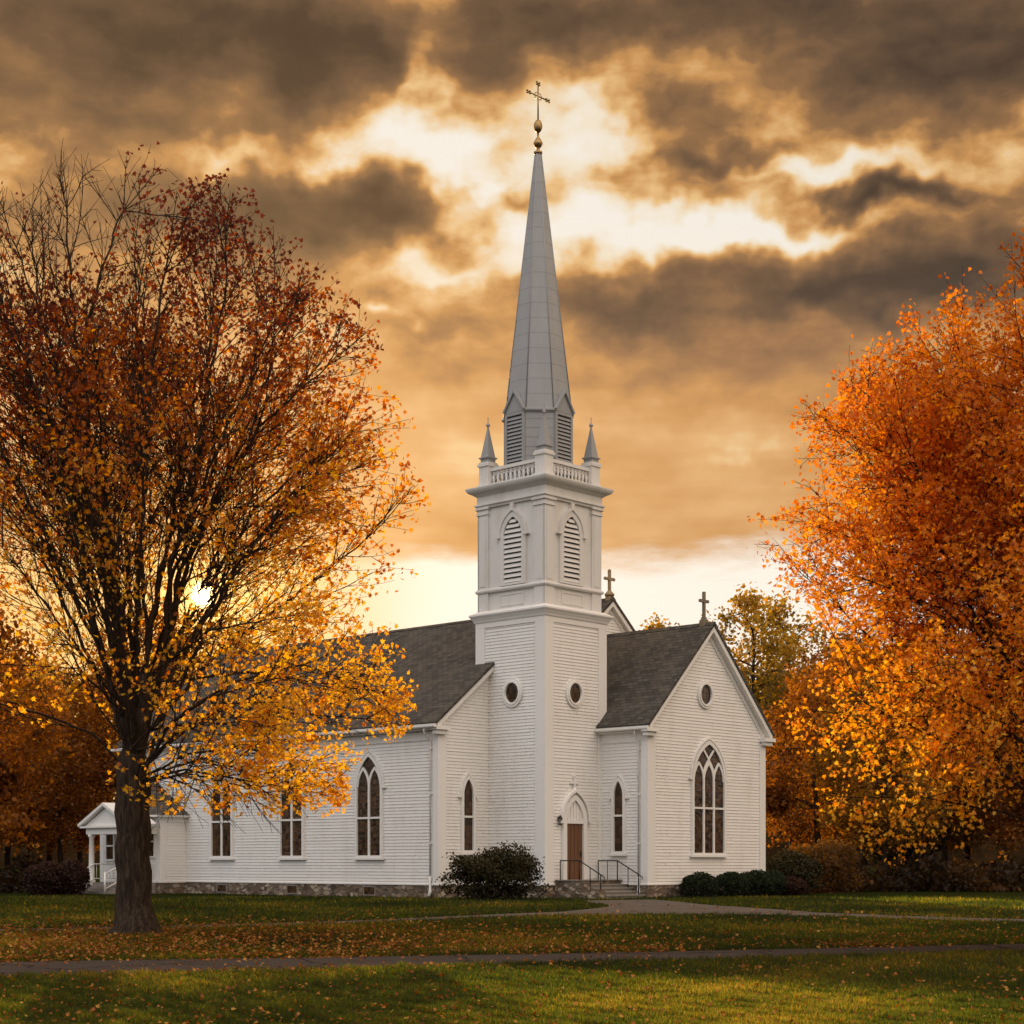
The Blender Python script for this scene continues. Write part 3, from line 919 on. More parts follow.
for F, c in ((FL(q), -T / 2 + .12), (FF(q), TB / 2 - .12), (FR(TB - q), T / 2), (FB(T - q), -TB / 2)):
    op = MB()
    op.ring(F, arch(c, .80, 14.06, 16.30, 17.42), arch(c, .54, 14.16, 16.30, 17.12), 0.0, .10)
    o2 = arch(c, .86, 16.30, 16.30, 17.52)[1:]; o2.append((c - .86, 16.30))
    i2 = arch(c, .76, 16.30, 16.30, 17.38)[1:]; i2.append((c - .76, 16.30))
    op.ring(F, o2, i2, 0.0, .15, closed=False)
    op.box(F, c - .10, c + .10, 17.38, 17.70, 0.0, .17)
    for s in (-1, 1):
        op.box(F, c + s * .86 - .13, c + s * .86 + .13, 16.22, 16.30, 0.0, .18)
    fr = op.build('louvred_window', M['belfry'], bel)
    vo = MB(); vo.prism(F, arch(c, .55, 14.14, 16.30, 17.15), 0.0, .012); vo.build('louvre_gap_shade', M['louvre_dark'], fr)
    sl = MB()
    zz = 14.20
    while zz < 17.0:
        hw = .54
        if zz > 16.25:
            t = (zz + .08 - 16.30) / .82
            hw = .54 * max(.0, 1 - t ** 2.0)
        if hw > .06:
            sl.prism(lambda s, z, n, F=F: F(s, z, n), [(c - hw, zz), (c + hw, zz), (c + hw, zz + .10), (c - hw, zz + .10)], .014, .018)
            sl.face([F(c - hw, zz, .095), F(c + hw, zz, .095), F(c + hw, zz + .15, .016), F(c - hw, zz + .15, .016)])
            sl.face([F(c - hw, zz - .025, .095), F(c + hw, zz - .025, .095), F(c + hw, zz, .095), F(c - hw, zz, .095)])
            sl.face([F(c - hw, zz + .125, .016), F(c + hw, zz + .125, .016), F(c + hw, zz - .025, .095), F(c - hw, zz - .025, .095)])
        zz += .222
    sl.build('louvre_slats', M['belfry'], fr)

# -- balustrade and corner pinnacles
for (a, b) in ((.35, .35), (TB - .35, .35), (.35, T - .35), (TB - .35, T - .35)):
    pp = MB()
    pp.box(FW, a - .29, a + .29, 18.62, 19.72, b - .29, b + .29)
    pp.box(FW, a - .33, a + .33, 18.66, 18.86, b - .33, b + .33)
    pp.box(FW, a - .35, a + .35, 19.66, 19.78, b - .35, b + .35)
    pp.box(FW, a - .31, a + .31, 19.78, 19.86, b - .31, b + .31)
    post = pp.build('balustrade_post', M['belfry'], CH)
    pi = MB()
    pi.lathe((a, b, 0), [(.34, 19.86), (.34, 20.02), (.43, 20.04), (.43, 20.10), (.33, 20.13), (.05, 21.42)], 4, False, math.pi / 4)
    pi.build('pinnacle', M['spire'], post)
    fi = MB()
    fi.lathe((a, b, 21.38), [(.03, 0), (.05, .06), (.03, .10), (.09, .17), (.10, .22), (.06, .28), (.02, .32), (.015, .52), (.03, .54), (.0, .58)], 8)
    fi.build('finial', M['spire'], post)
for F, s0, s1 in ((FL(.32), -T + .62, -.62), (FF(.32), .62, TB - .62), (FR(TB - .32), .62, T - .62), (FB(T - .32), -TB + .62, -.62)):
    ba = MB()
    ba.box(F, s0, s1, 18.68, 18.86, -.11, .11)
    ba.box(F, s0, s1, 19.42, 19.56, -.12, .12)
    n = 11
    for i in range(n):
        s = s0 + (s1 - s0) * (i + .5) / n
        cpt = F(s, 18.86, 0)
        ba.lathe(cpt, [(.055, 0), (.055, .05), (.035, .09), (.085, .22), (.075, .30), (.03, .43), (.05, .50), (.055, .56)], 6)
        if i < n - 1:
            sm = s0 + (s1 - s0) * (i + 1.0) / n
            ba.ring(F, disc_pts(sm, 19.30, .085, 8), disc_pts(sm, 19.30, .045, 8), -.03, .03)
    ba.build('balustrade', M['belfry'], CH)

# -- spire
CX, CY = 1.93, 2.14
def octa(rf, z):
    r = rf / math.cos(math.pi / 8)
    return [(CX + r * math.cos(math.pi / 8 + k * math.pi / 4), CY + r * math.sin(math.pi / 8 + k * math.pi / 4), z) for k in range(8)]
sp = MB()
def band(mb, r0, z0, r1, z1):
    A_, B_ = octa(r0, z0), octa(r1, z1)
    for k in range(8):
        mb.face([A_[k], A_[(k + 1) % 8], B_[(k + 1) % 8], B_[k]])
for i in range(8):
    z0_, z1_ = 18.6 + i * .42, 18.6 + (i + 1) * .42
    band(sp, 1.50, z0_, 1.49, z1_); 
sp.build('spire_drum', M['spire'], CH)
sp = MB()
zb, zt_, rb, rt = 21.96, 34.05, 1.50, .135
band(sp, 1.50, 21.80, 1.60, 21.90); band(sp, 1.60, 21.90, 1.60, 21.96); band(sp, 1.60, 21.96, 1.50, 22.0)
nr = 17
for i in range(nr):
    t0, t1 = i / nr, (i + 1) / nr
    z0_, z1_ = zb + (zt_ - zb) * t0, zb + (zt_ - zb) * t1
    r0, r1 = rb + (rt - rb) * t0, rb + (rt - rb) * t1
    band(sp, r0 + .008, z0_, r1 + .002, z1_)
    band(sp, r0, z0_ + .001, r0 + .008, z0_)
sp.face(octa(rt, zt_))
spo = sp.build('spire', M['spire'], CH)
hs = MB()
A_, B_ = octa(rb + .01, zb), octa(rt + .01, zt_)
for k in range(8):
    hs.tube([A_[k], B_[k]], [.030, .018], 5)
hs.build('spire_hips', M['spire'], spo)
# gabled louvres on four faces of the drum
for F, c in ((FL(CX - 1.49), -CY), (FF(CY - 1.49), CX), (FR(CX + 1.49), CY), (FB(CY + 1.49), -CX)):
    lv = MB()
    lv.ring(F, [(c - .58, 18.9), (c + .58, 18.9), (c + .58, 21.85), (c - .58, 21.85)], [(c - .46, 19.0), (c + .46, 19.0), (c + .46, 21.75), (c - .46, 21.75)], -.02, .12)
    fr = lv.build('spire_louvre', M['spire'], CH)
    vo = MB(); vo.box(F, c - .47, c + .47, 18.95, 21.8, -.02, .015); vo.build('louvre_gap_shade', M['louvre_dark'], fr)
    sl = MB()
    zz = 19.02
    while zz < 21.7:
        sl.face([F(c - .46, zz, .105), F(c + .46, zz, .105), F(c + .46, zz + .145, .02), F(c - .46, zz + .145, .02)])
        sl.face([F(c + .46, zz + .12, .02), F(c - .46, zz + .12, .02), F(c - .46, zz - .02, .105), F(c + .46, zz - .02, .105)])
        sl.face([F(c - .46, zz - .02, .105), F(c + .46, zz - .02, .105), F(c + .46, zz, .105), F(c - .46, zz, .105)])
        zz += .17
    sl.build('louvre_slats', M['spire'], fr)
    gb = MB()
    gb.prism(F, [(c - .50, 21.852), (c + .50, 21.852), (c + .50, 22.05), (c, 22.75), (c - .50, 22.05)], -.75, .10)
    for s in (-1, 1):
        qd = [(c, 22.92), (c, 22.78), (c + s * .60, 21.92), (c + s * .66, 21.98)]
        if s < 0: qd = qd
        else: qd = qd[::-1]
        gb.prism(F, qd, -.75, .20 + .002 * s)
    gb.build('gablet', M['spire'], fr)
# finial, orb and gilded cross
fi = MB()
fi.lathe((CX, CY, 34.0), [(.17, 0), (.20, .05), (.20, .12), (.09, .17), (.07, .26), (.15, .36), (.21, .47), (.21, .54), (.12, .70), (.05, .80), (.045, 1.02)], 16)
fo = fi.build('spire_finial', M['gold'], CH)
ob = MB()
ob.lathe((CX, CY, 35.0), [(.05, 0), (.12, .06), (.18, .17), (.20, .30), (.18, .43), (.12, .54), (.05, .60)], 16)
ob.build('orb', M['gold'], fo)
cr = MB()
tl = R(14)
def cp(h, s):      # across the (1,-1) diagonal so that it faces the front corner, leaning a little
    d = Vector((1, -1, 0)).normalized()
    up = Vector((0, 0, 1)) * math.cos(0) 
    p = Vector((CX, CY, 35.58)) + Vector((0, 0, 1)) * h + d * s + Vector((0, 0, -1)) * s * math.tan(R(24))
    return p
cr.tube([cp(0, 0), cp(1.62, 0)], .035, 8)
cr.tube([cp(1.10, -.40), cp(1.10, .40)], .035, 8)
for (h, s) in ((1.68, 0), (1.10, -.44), (1.10, .44)):
    for (dh, ds) in ((.0, .0), (.05, .06), (.05, -.06), (-.05, .06), (-.05, -.06)):
        c = cp(h + dh, s + ds)
        cr.lathe((c.x, c.y, c.z - .05), [(.01, 0), (.05, .03), (.055, .05), (.05, .07), (.01, .10)], 6)
c = cp(1.10, 0)
for k in range(8):
    t0, t1 = k * math.pi / 4, (k + 1) * math.pi / 4
    cr.tube([cp(1.10 + .17 * math.sin(t0), .17 * math.cos(t0)), cp(1.10 + .17 * math.sin(t1), .17 * math.cos(t1))], .02, 5)
cr.build('spire_cross', M['gold'], fo)

# crosses on the two gables
def stone_cross(a, b, z, h, mat, flare):
    mb = MB()
    w2, d2 = .065, .06
    mb.box(FW, a - .16, a + .16, z - .25, z + .14, b - .14, b + .14)
    mb.box(FW, a - .10, a + .10, z + .14, z + .26, b - .10, b + .10)
    mb.box(FW, a - w2, a + w2, z + .26, z + h, b - d2, b + d2)
    zc = z + h * .70
    mb.box(FW, a - .33, a + .33, zc - w2, zc + w2, b - d2 - .004, b + d2 + .004)
    if flare:
        for (x, zz) in ((-.33, zc), (.33, zc), (0, z + h)):
            mb.lathe((a + x, b, zz - .09), [(.02, 0), (.08, .05), (.095, .09), (.08, .13), (.02, .18)], 8)
        mb.lathe((a, b, z + .10), [(.24, 0), (.26, .08), (.16, .18), (.10, .26)], 10)
    return mb.build('gable_cross', mat, CH)
stone_cross(WC, WB0 + .25, 12.78, 1.45, M['cross_stone'], False)
stone_cross(GC, GB0 - .05, 14.72, 1.35, M['cross_gilt'], True)

# -- front door in the tower
F = FF(0)
dc = 1.90
op = MB()
op.ring(F, arch(dc, .82, Z0, 3.42, 4.62), arch(dc, .57, Z0 + .22, 3.42, 4.38), 0.0, .16)
op.box(F, dc - .57, dc + .57, 3.32, 3.44, .01, .13)
door = op.build('door', M['trim'], CH, 'white pointed door surround with brown wooden door leaf')
lf = MB()
lf.box(F, dc - .57, dc + .57, .80, 3.32, 0.0, .055)
for x0 in (-.50, -.24, .02, .28):
    lf.box(F, dc + x0, dc + x0 + .22, .88, 3.24, .055, .072)
lf.build('door_leaf', M['door'], door)
hd = MB(); hd.tube([F(dc + .44, 1.86, .10), F(dc + .44, 2.06, .10)], .018, 6); hd.box(F, dc + .41, dc + .47, 1.82, 2.10, .06, .075)
hd.build('handle', M['iron'], door)
ty = MB()
ty.prism(F, arch(dc, .57, 3.44, 3.46, 4.38), 0.0, .05)
for i in range(5):
    s = -.42 + i * .21
    ty.box(F, dc + s - .045, dc + s + .045, 3.46, 3.46 + .9 * (1 - abs(s) * 1.25), .05, .095)
ty.build('tympanum', M['trim'], door)
hood(F, dc, .98, 3.42, 4.86, door, .10, 0.0, .22)
cz = MB()
cz.box(F, dc - .04, dc + .04, 4.80, 5.42, .05, .12)
cz.box(F, dc - .20, dc + .20, 5.10, 5.18, .046, .124)
cz.lathe(F(dc, 4.74, .09), [(.04, 0), (.12, .06), (.12, .12), (.05, .20)], 8)
for (x, z) in ((-.2, 5.14), (.2, 5.14), (0, 5.44)):
    cz.lathe(F(dc + x, z - .06, .085), [(.02, 0), (.065, .04), (.065, .08), (.02, .12)], 6)
cz.build('door_finial', M['trim'], door)
# wall lantern beside the door
la = MB()
lp = F(.86, 3.40, .16)
la.box(F, .81, .91, 3.36, 3.62, 0.05, .08)
la.tube([F(.86, 3.56, .07), F(.86, 3.66, .12), F(.86, 3.64, .18)], .015, 6)
la.lathe((lp[0], lp[1], 3.24), [(.04, 0), (.07, .03), (.08, .05)], 6)
la.lathe((lp[0], lp[1], 3.52), [(.12, 0), (.10, .03), (.03, .13), (.02, .16)], 6)
lo = la.build('wall_lantern', M['iron'], CH)
lg = MB(); lg.lathe((lp[0], lp[1], 3.29), [(.07, 0), (.095, .23)], 6, False); lg.build('lantern_glass', M['lantern'], lo)

# front steps, cheek wall and iron handrails
stp = MB()
A0, A1 = .62, 3.80
for i in range(4):
    zt_s = .77 - .155 * (i + 1)
    stp.box(FW, A0 + .42, A1 - .002 * i, -.1, zt_s - .055, -1.25 - .34 * (i + 1), -1.25 - .34 * i)
    stp.box(FW, A0 + .425, A1 + .03, zt_s - .055, zt_s, -1.25 - .34 * (i + 1) - .045, -1.252 - .34 * i)
stp.box(FW, A0 - .04, A1 + .03, .77, .81, -1.295, -.07)
stp.build('front_steps', M['granite'], CH)
ck = MB()
ck.box(FW, A0, A1, -.1, .768, -1.238, -.07)
ck.box(FW, A0 - .02, A0 + .42, 0, .74, -1.75, -1.24)
ck.box(FW, A0 - .02, A0 + .42, 0, .40, -2.62, -1.752)
ck.build('cheek_wall', M['stone'], CH)
for a in (A0 + .24, A1 - .32):
    hr = MB()
    top = [(a, -.16, 1.66), (a, -1.28, 1.66), (a, -2.55, 1.02)]
    hr.tube(top + [(a, -2.72, .92), (a, -2.70, .80)], .028, 8)
    hr.tube([(a, -.16, 1.66), (a, -.16, .76)], .024, 8)
    hr.tube([(a, -1.28, 1.66), (a, -1.28, .74)], .026, 8)
    hr.tube([(a, -2.50, 1.04), (a, -2.50, 0.0)], .030, 8)
    hr.tube([(a, -1.90, 1.34), (a, -1.90, .38)], .020, 8)
    hr.tube([(a, -.70, 1.66), (a, -.70, .76)], .016, 8)
    hr.build('handrail', M['iron'], CH)

# -- side porch on the nave
PA, PB0, PB1 = -4.80, 21.95, 27.25
PC = (PB0 + PB1) / 2
wall('porch_wall', [
    (FL(PA), [(-PB1, Z0), (-PB0, Z0), (-PB0, 3.95), (-PB1, 3.95)]),
    (FF(PB0), [(PA, Z0), (NA0, Z0), (NA0, 3.95), (PA, 3.95)]),
    (FB(PB1), [(-NA0, Z0), (-PA, Z0), (-PA, 3.95), (-NA0, 3.95)])])
pf = MB(); pf.box(FW, PA - .05, NA0, -.3, Z0 - .02, PB0 - .05, PB1 + .05); pf.build('porch_foundation', M['stone'], CH)
# hipped roof leaning on the nave wall
pr = MB()
ov = .38
e0, e1, rz_ = 4.00, 4.00, 5.75
c1, c2, c3, c4 = (PA - ov, PB0 - ov, 4.0), (PA - ov, PB1 + ov, 4.0), (NA0, PB1 + ov, 4.0), (NA0, PB0 - ov, 4.0)
r1, r2 = (PA + 1.2, PC, 5.9), (NA0, PC, 5.9)
def su(p): return (p[0], p[1] * 1.0)
pr.face([c1, c4, r2, r1], uv=[(c1[0], 0), (c4[0], 0), (r2[0], 3.5), (r1[0], 3.5)])
pr.face([c3, c2, r1, r2], uv=[(c3[0], 0), (c2[0], 0), (r1[0], 3.5), (r2[0], 3.5)])
pr.face([c2, c1, r1], uv=[(c2[1], 0), (c1[1], 0), (r1[1], 3.0)])
pr.face([c1, c2, c3, c4])
pro = pr.build('porch_roof', M['shingle'], CH)
pt = MB()
pt.sweep(PA, NA0 + .3, PB0, PB1, [(.0, 3.62), (.06, 3.62), (.07, 3.86), (.33, 3.90), (.36, 3.995), (.0, 3.998)])
for (F, s0, s1) in ((FL(PA), -PB0 - .30, -PB0 + .04), (FL(PA), -PB1 - .04, -PB1 + .3), (FF(PB0), PA - .04, PA + .28)):
    pt.box(F, s0, s1, Z0, 3.62, 0.0, .055 if F(0, 0, 1)[0] != 0 else .058)
pt.box(FL(PA), -PB1, -PB0, Z0 - .03, Z0 + .06, 0, .08)
pt.box(FF(PB0), PA - .08, NA0, Z0 - .034, Z0 + .056, 0, .077)
pt.build('porch_trim', M['trim'], CH)
def sash(F, c, w_, z0, z1, rows, parent=CH, name='window'):
    mb = MB()
    o = [(c - w_ / 2 - .12, z0 - .1), (c + w_ / 2 + .12, z0 - .1), (c + w_ / 2 + .12, z1 + .12), (c - w_ / 2 - .12, z1 + .12)]
    i = [(c - w_ / 2, z0), (c + w_ / 2, z0), (c + w_ / 2, z1), (c - w_ / 2, z1)]
    mb.ring(F, o, i, 0.0, .10)
    wn = mb.build(name, M['trim'], parent)
    p = MB(); p.box(F, c - w_ / 2, c + w_ / 2, z0, z1, -.01, .045); p.build('pane', M['glass'], wn)
    mu = MB(); mu.box(F, c - w_ / 2, c + w_ / 2, (z0 + z1) / 2 - .04, (z0 + z1) / 2 + .04, .02, .075)
    mu.build('mullion', M['trim'], wn)
    return wn
sash(FL(PA), -22.72, .62, 1.9, 3.40, 2)
sash(FL(PA), -26.35, .66, 1.75, 3.15, 2)
sd = sash(FL(PA), -25.05, .60, 1.9, 3.15, 2, name='porch_door')
# portico
QC, QA = 23.95, -6.62
po = MB()
fl = FL(QA)
# flat entablature and pediment
po.box(FW, QA - .12, PA - .05, 3.02, 3.34, QC - 1.75, QC + 1.75)
po.box(FW, QA - .28, PA - .37, 3.34, 3.44, QC - 2.10, QC + 2.10)
po.prism(fl, [(-QC - 1.95, 3.442), (-QC + 1.95, 3.442), (-QC, 4.40)], -1.4, .06)
for s in (-1, 1):
    qd = [(-QC, 4.62), (-QC, 4.46), (-QC + s * 2.22, 3.40), (-QC + s * 2.28, 3.54)]
    po.prism(fl, qd if s < 0 else qd[::-1], -1.42, .30 + .003 * s)
po.build('portico_pediment', M['trim'], CH)
for b in (QC - 1.5, QC + 1.5):
    cb = MB()
    cb.lathe((QA + .05, b, 0), [(.20, .52), (.20, .64), (.15, .70), (.145, 1.6), (.12, 2.82), (.17, 2.90), (.19, 3.015)], 14)
    cb.box(FW, QA - .17, QA + .27, .0, .52, b - .22, b + .22)
    cb.build('portico_column', M['trim'], CH)
ps = MB()
ps.box(FW, QA - .02, PA - .06, 0, .55, QC - 1.7, QC + 1.28)
for i in range(3):
    ps.box(FW, QA - .02 - .34 * (i + 1), QA - .02 - .34 * i - .001, 0, .55 - .14 * (i + 1), QC - 1.6, QC + 1.28 + .2 * i)
ps.build('porch_steps', M['granite'], CH)
for b in (QC + 1.32, QC - 1.28):
    rl = MB()
    p0, p1 = Vector((PA - .15, b, 1.50)), Vector((QA - 1.0, b, 1.0))
    rl.tube([p0, Vector((QA + .1, b, 1.50)), p1], .035, 6)
    rl.tube([p0 - Vector((0, 0, .75)), Vector((QA + .1, b, .75)), p1 - Vector((0, 0, .75))], .03, 6)
    for i in range(14):
        t = i / 13
        a = PA - .15 + (QA - 1.0 - PA + .15) * t
        zt2 = 1.50 if a > QA + .1 else 1.50 + (1.0 - 1.5) * ((a - QA - .1) / (-1.1))
        rl.tube([(a, b, zt2), (a, b, zt2 - .75)], .014 if i not in (0, 13) else .045, 5)
    rl.tube([p1 + Vector((0, 0, .08)), (p1.x, p1.y, 0)], .055, 6)
    rl.build('porch_railing', M['trim'], CH)

# ------------------------------------------------------------------ trees
LEAF = np.array([(0, 0), (.2, -.03), (.48, .12), (.27, .26), (.5, .55), (.19, .50), (0, 1.0), (-.19, .50), (-.5, .55), (-.27, .26), (-.48, .12), (-.2, -.03)], dtype=np.float64)
LEAF3 = np.array([(0, 0), (.42, .35), (.26, .55), (0, 1.0), (-.26, .55), (-.42, .35)], dtype=np.float64)
QUAD = np.array([(0, 0), (.38, .45), (0, 1.0), (-.38, .45)], dtype=np.float64)

def leaves_mesh(name, pos, size, tint, shape, rg, mat, droop=0.35, flat=None, fold=0.12):
    n = len(pos)
    k = len(shape)
    tip = rg.normal(size=(n, 3)); tip[:, 2] -= droop
    if flat is not None:
        tip[:, 2] = rg.normal(size=n) * flat
    tip /= np.linalg.norm(tip, axis=1, keepdims=True)
    nr = rg.normal(size=(n, 3))
    if flat is not None:
        nr = np.stack([rg.normal(size=n) * flat, rg.normal(size=n) * flat, np.ones(n)], 1)
    side = np.cross(tip, nr); side /= np.linalg.norm(side, axis=1, keepdims=True) + 1e-9
    nn = np.cross(side, tip)
    sx = shape[:, 0][None, :, None]; sy = shape[:, 1][None, :, None]
    curl = (np.abs(shape[:, 0]) * fold)[None, :, None]
    v = pos[:, None, :] + size[:, None, None] * (side[:, None, :] * sx + tip[:, None, :] * (sy - .3) + nn[:, None, :] * curl)
    v = v.reshape(-1, 3)
    me = bpy.data.meshes.new(name)
    me.vertices.add(n * k); me.loops.add(n * k); me.polygons.add(n)
    me.vertices.foreach_set('co', v.astype(np.float32).ravel())
    me.loops.foreach_set('vertex_index', np.arange(n * k, dtype=np.int32))
    me.polygons.foreach_set('loop_start', np.arange(0, n * k, k, dtype=np.int32))
    me.polygons.foreach_set('loop_total', np.full(n, k, dtype=np.int32))
    at = me.attributes.new('tint', 'FLOAT', 'POINT')
    at.data.foreach_set('value', np.repeat(np.clip(tint, 0, 1), k).astype(np.float32))
    me.materials.append(mat)
    me.update(calc_edges=True)
    return me

def mesh_obj(name, me, parent=None):
    o = bpy.data.objects.new(name, me)
    COL.objects.link(o)
    if parent is not None: o.parent = parent
    return o

def colonize(nodes, parents, attr, step, di, dk, up, iters, rg):
    """space colonisation: grow nodes towards the attractor cloud"""
    nodes = [np.array(p, float) for p in nodes]; parents = list(parents)
    A_ = np.array(attr)
    NP = np.array(nodes)
    nd = np.full(len(A_), 1e9); ni = np.zeros(len(A_), int)
    for i in range(0, len(NP), 200):
        d = np.linalg.norm(A_[:, None] - NP[None, i:i + 200], axis=2)
        j = d.argmin(1); dm = d[np.arange(len(A_)), j]
        b = dm < nd; nd[b] = dm[b]; ni[b] = j[b] + i
    alive = nd > dk
    for it in range(iters):
        m = alive & (nd < di)
        if not m.any(): break
        NPa = np.array(nodes)
        vec = A_[m] - NPa[ni[m]]
        vec /= np.linalg.norm(vec, axis=1, keepdims=True) + 1e-9
        acc_ = np.zeros((len(nodes), 3)); np.add.at(acc_, ni[m], vec)
        idx = np.unique(ni[m])
        new = []
        for i in idx:
            d = acc_[i]; L = np.linalg.norm(d)
            if L < 1e-6: continue
            d = d / L
            pr_ = parents[i]
            if pr_ >= 0:
                inc = nodes[i] - nodes[pr_]; inc /= np.linalg.norm(inc) + 1e-9
                d = d + inc * .35
            d = d + np.array((0, 0, up)) + rg.normal(size=3) * .10
            d /= np.linalg.norm(d)
            p = nodes[i] + d * step
            new.append((i, p))
        if not new: break
        base = len(nodes)
        for i, p in new:
            nodes.append(p); parents.append(i)
        Q = np.array([p for _, p in new])
        d = np.linalg.norm(A_[:, None] - Q[None], axis=2)
        j = d.argmin(1); dm = d[np.arange(len(A_)), j]
        b = dm < nd; nd[b] = dm[b]; ni[b] = j[b] + base
        alive &= nd > dk
    return np.array(nodes), np.array(parents)

def radii(nodes, parents, tip, expo, cap=None):
    n = len(nodes)
    s = np.zeros(n); kids = np.zeros(n, int)
    for i in range(n - 1, 0, -1):
        if s[i] == 0: s[i] = tip ** expo
        s[parents[i]] += s[i]; kids[parents[i]] += 1
    if s[0] == 0: s[0] = tip ** expo
    r = s ** (1 / expo)
    return r, kids

def wood_mesh(name, nodes, parents, r, sel, mat, kbig=10, ksmall=4, thick=.05, flare=None):
    """tapered tubes along every selected edge"""
    n = len(nodes)
    main = np.full(n, -1)
    for i in range(1, n):
        p = parents[i]
        if main[p] < 0 or r[i] > r[main[p]]: main[p] = i
    dirs = np.zeros((n, 3))
    for i in range(1, n):
        d = nodes[i] - nodes[parents[i]]; dirs[i] += d / (np.linalg.norm(d) + 1e-9)
        if main[parents[i]] == i: dirs[parents[i]] += d / (np.linalg.norm(d) + 1e-9)
    V, F_ = [], []
    cache = {}
    def ring(i, rad, k, d):
        d = d / (np.linalg.norm(d) + 1e-9)
        x = np.cross(d, (0.31, 0.95, 0.05)); x /= np.linalg.norm(x) + 1e-9
        y = np.cross(d, x)
        base = len(V)
        for j in range(k):
            a = 2 * math.pi * j / k
            V.append(nodes[i] + (x * math.cos(a) + y * math.sin(a)) * rad)
        return base
    for i in range(1, n):
        if not sel[i]: continue
        p = parents[i]
        k = kbig if r[i] > thick else ksmall
        if main[p] == i and (p, k) in cache:
            a = cache[(p, k)]
        elif main[p] == i:
            a = ring(p, r[p] if r[p] < 1.6 * r[i] or p == 0 else r[i] * 1.15, k, dirs[p])
        else:
            a = ring(p, min(r[i] * 1.25, r[p]), k, nodes[i] - nodes[p])
        b = ring(i, r[i], k, dirs[i])
        cache[(i, k)] = b
        for j in range(k):
            F_.append((a + j, a + (j + 1) % k, b + (j + 1) % k, b + j))
    me = bpy.data.meshes.new(name)
    me.from_pydata([tuple(v) for v in V], [], F_)
    me.polygons.foreach_set('use_smooth', np.ones(len(F_), bool))
    me.materials.append(mat)
    me.update()
    return me

def polyline_nodes(lines, step):
    """main stems given as lists of points; each later line starts from the nearest existing node"""
    nodes, parents = [], []
    for L in lines:
        L = [np.array(p, float) for p in L]
        if not nodes:
            nodes.append(L[0]); parents.append(-1); cur = 0
        else:
            d = [np.linalg.norm(L[0] - q_) for q_ in nodes]
            cur = int(np.argmin(d))
        for a, b in zip(L, L[1:]):
            m = max(1, int(round(np.linalg.norm(b - a) / step)))
            for i in range(1, m + 1):
                nodes.append(a + (b - a) * i / m + np.array((math.sin(len(nodes) * 1.7), math.cos(len(nodes) * 2.3), 0)) * .03)
                parents.append(cur); cur = len(nodes) - 1
    return nodes, parents

def interp(tab, z):
    return np.interp(z, [t[0] for t in tab], [t[1] for t in tab])

# ---- maples: hand-laid main stems, then branches on branches inside a crown envelope
def sprout(lines, inside, rg, spec, step=.28):
    """spec: per level (spacing, angle lo, angle hi, length share, length floor, upward pull)"""
    nodes, par = polyline_nodes(lines, step)
    nodes = [np.array(p) for p in nodes]
    # the stems as node chains
    kids = {}
    for i, p in enumerate(par): kids.setdefault(p, []).append(i)
    chains = []
    used = set()
    stack = [0]
    while stack:
        i = stack.pop()
        ch = [i]
        while True:
            k = [c for c in kids.get(ch[-1], []) if c not in used]
            if not k: break
            used.add(k[0]); stack += k[1:]
            for c in k[1:]: used.add(c)
            ch.append(k[0])
        chains.append(ch)
    level = [(c, 0) for c in chains]
    for li, (sp_, a0, a1, share, floor, up_) in enumerate(spec):
        nxt = []
        for ch, _ in level:
            L = (len(ch) - 1) * step
            if L < .12: continue
            t = (0.30 if li == 0 else .18) * L
            if li == 0 and ch[0] == 0: t = 3.1
            for e_ in range(3 if li == 0 else 1):          # the stem runs on past its laid-out end
                b = nodes[ch[-1]] - nodes[ch[-2]]; b /= np.linalg.norm(b) + 1e-9
                b = b + rg.normal(size=3) * (.30 if li == 0 else .12)
                cur = ch[-1]; new = [cur]; pos = nodes[cur]
                for j in range(int(rg.uniform(.6, 1.0) * (3.6 if li == 0 else .8) / step)):
                    b = b + np.array((0, 0, up_)) + rg.normal(size=3) * .06
                    b /= np.linalg.norm(b)
                    q_ = pos + b * step
                    if not inside(q_): break
                    nodes.append(q_); par.append(cur); cur = len(nodes) - 1; new.append(cur); pos = q_
                if len(new) > 2: nxt.append((new, li + 1))
            phi = rg.uniform(0, 6.28)
            while t < L:
                i = min(int(t / step), len(ch) - 1)
                n_ = ch[i]; p_ = par[n_]
                d = nodes[n_] - nodes[p_] if p_ >= 0 else np.array((0, 0, 1.))
                d = d / (np.linalg.norm(d) + 1e-9)
                phi += 2.4 + rg.normal() * .4
                x = np.cross(d, (.3, .2, .9)); x /= np.linalg.norm(x) + 1e-9
                y = np.cross(d, x)
                th = rg.uniform(a0, a1)
                b = d * math.cos(th) + (x * math.cos(phi) + y * math.sin(phi)) * math.sin(th)
                ln = (share * (L - t) + floor) * rg.uniform(.7, 1.25)
                m = max(1, int(ln / step)); cur = n_; new = [n_]
                pos = nodes[n_]
                wob = rg.normal(size=3) * .05
                for j in range(m):
                    b = b + np.array((0, 0, up_)) + wob + rg.normal(size=3) * .05
                    b /= np.linalg.norm(b)
                    q_ = pos + b * (ln / m)
                    if not inside(q_): break
                    nodes.append(q_); par.append(cur); cur = len(nodes) - 1; new.append(cur); pos = q_
                if len(new) > 1: nxt.append((new, li + 1))
                t += sp_ * rg.uniform(.6, 1.4)
        level = [(c, 0) for c in (chains if li < 0 else [])] + nxt
        if li == 0: level = nxt
    return np.array(nodes), np.array(par)

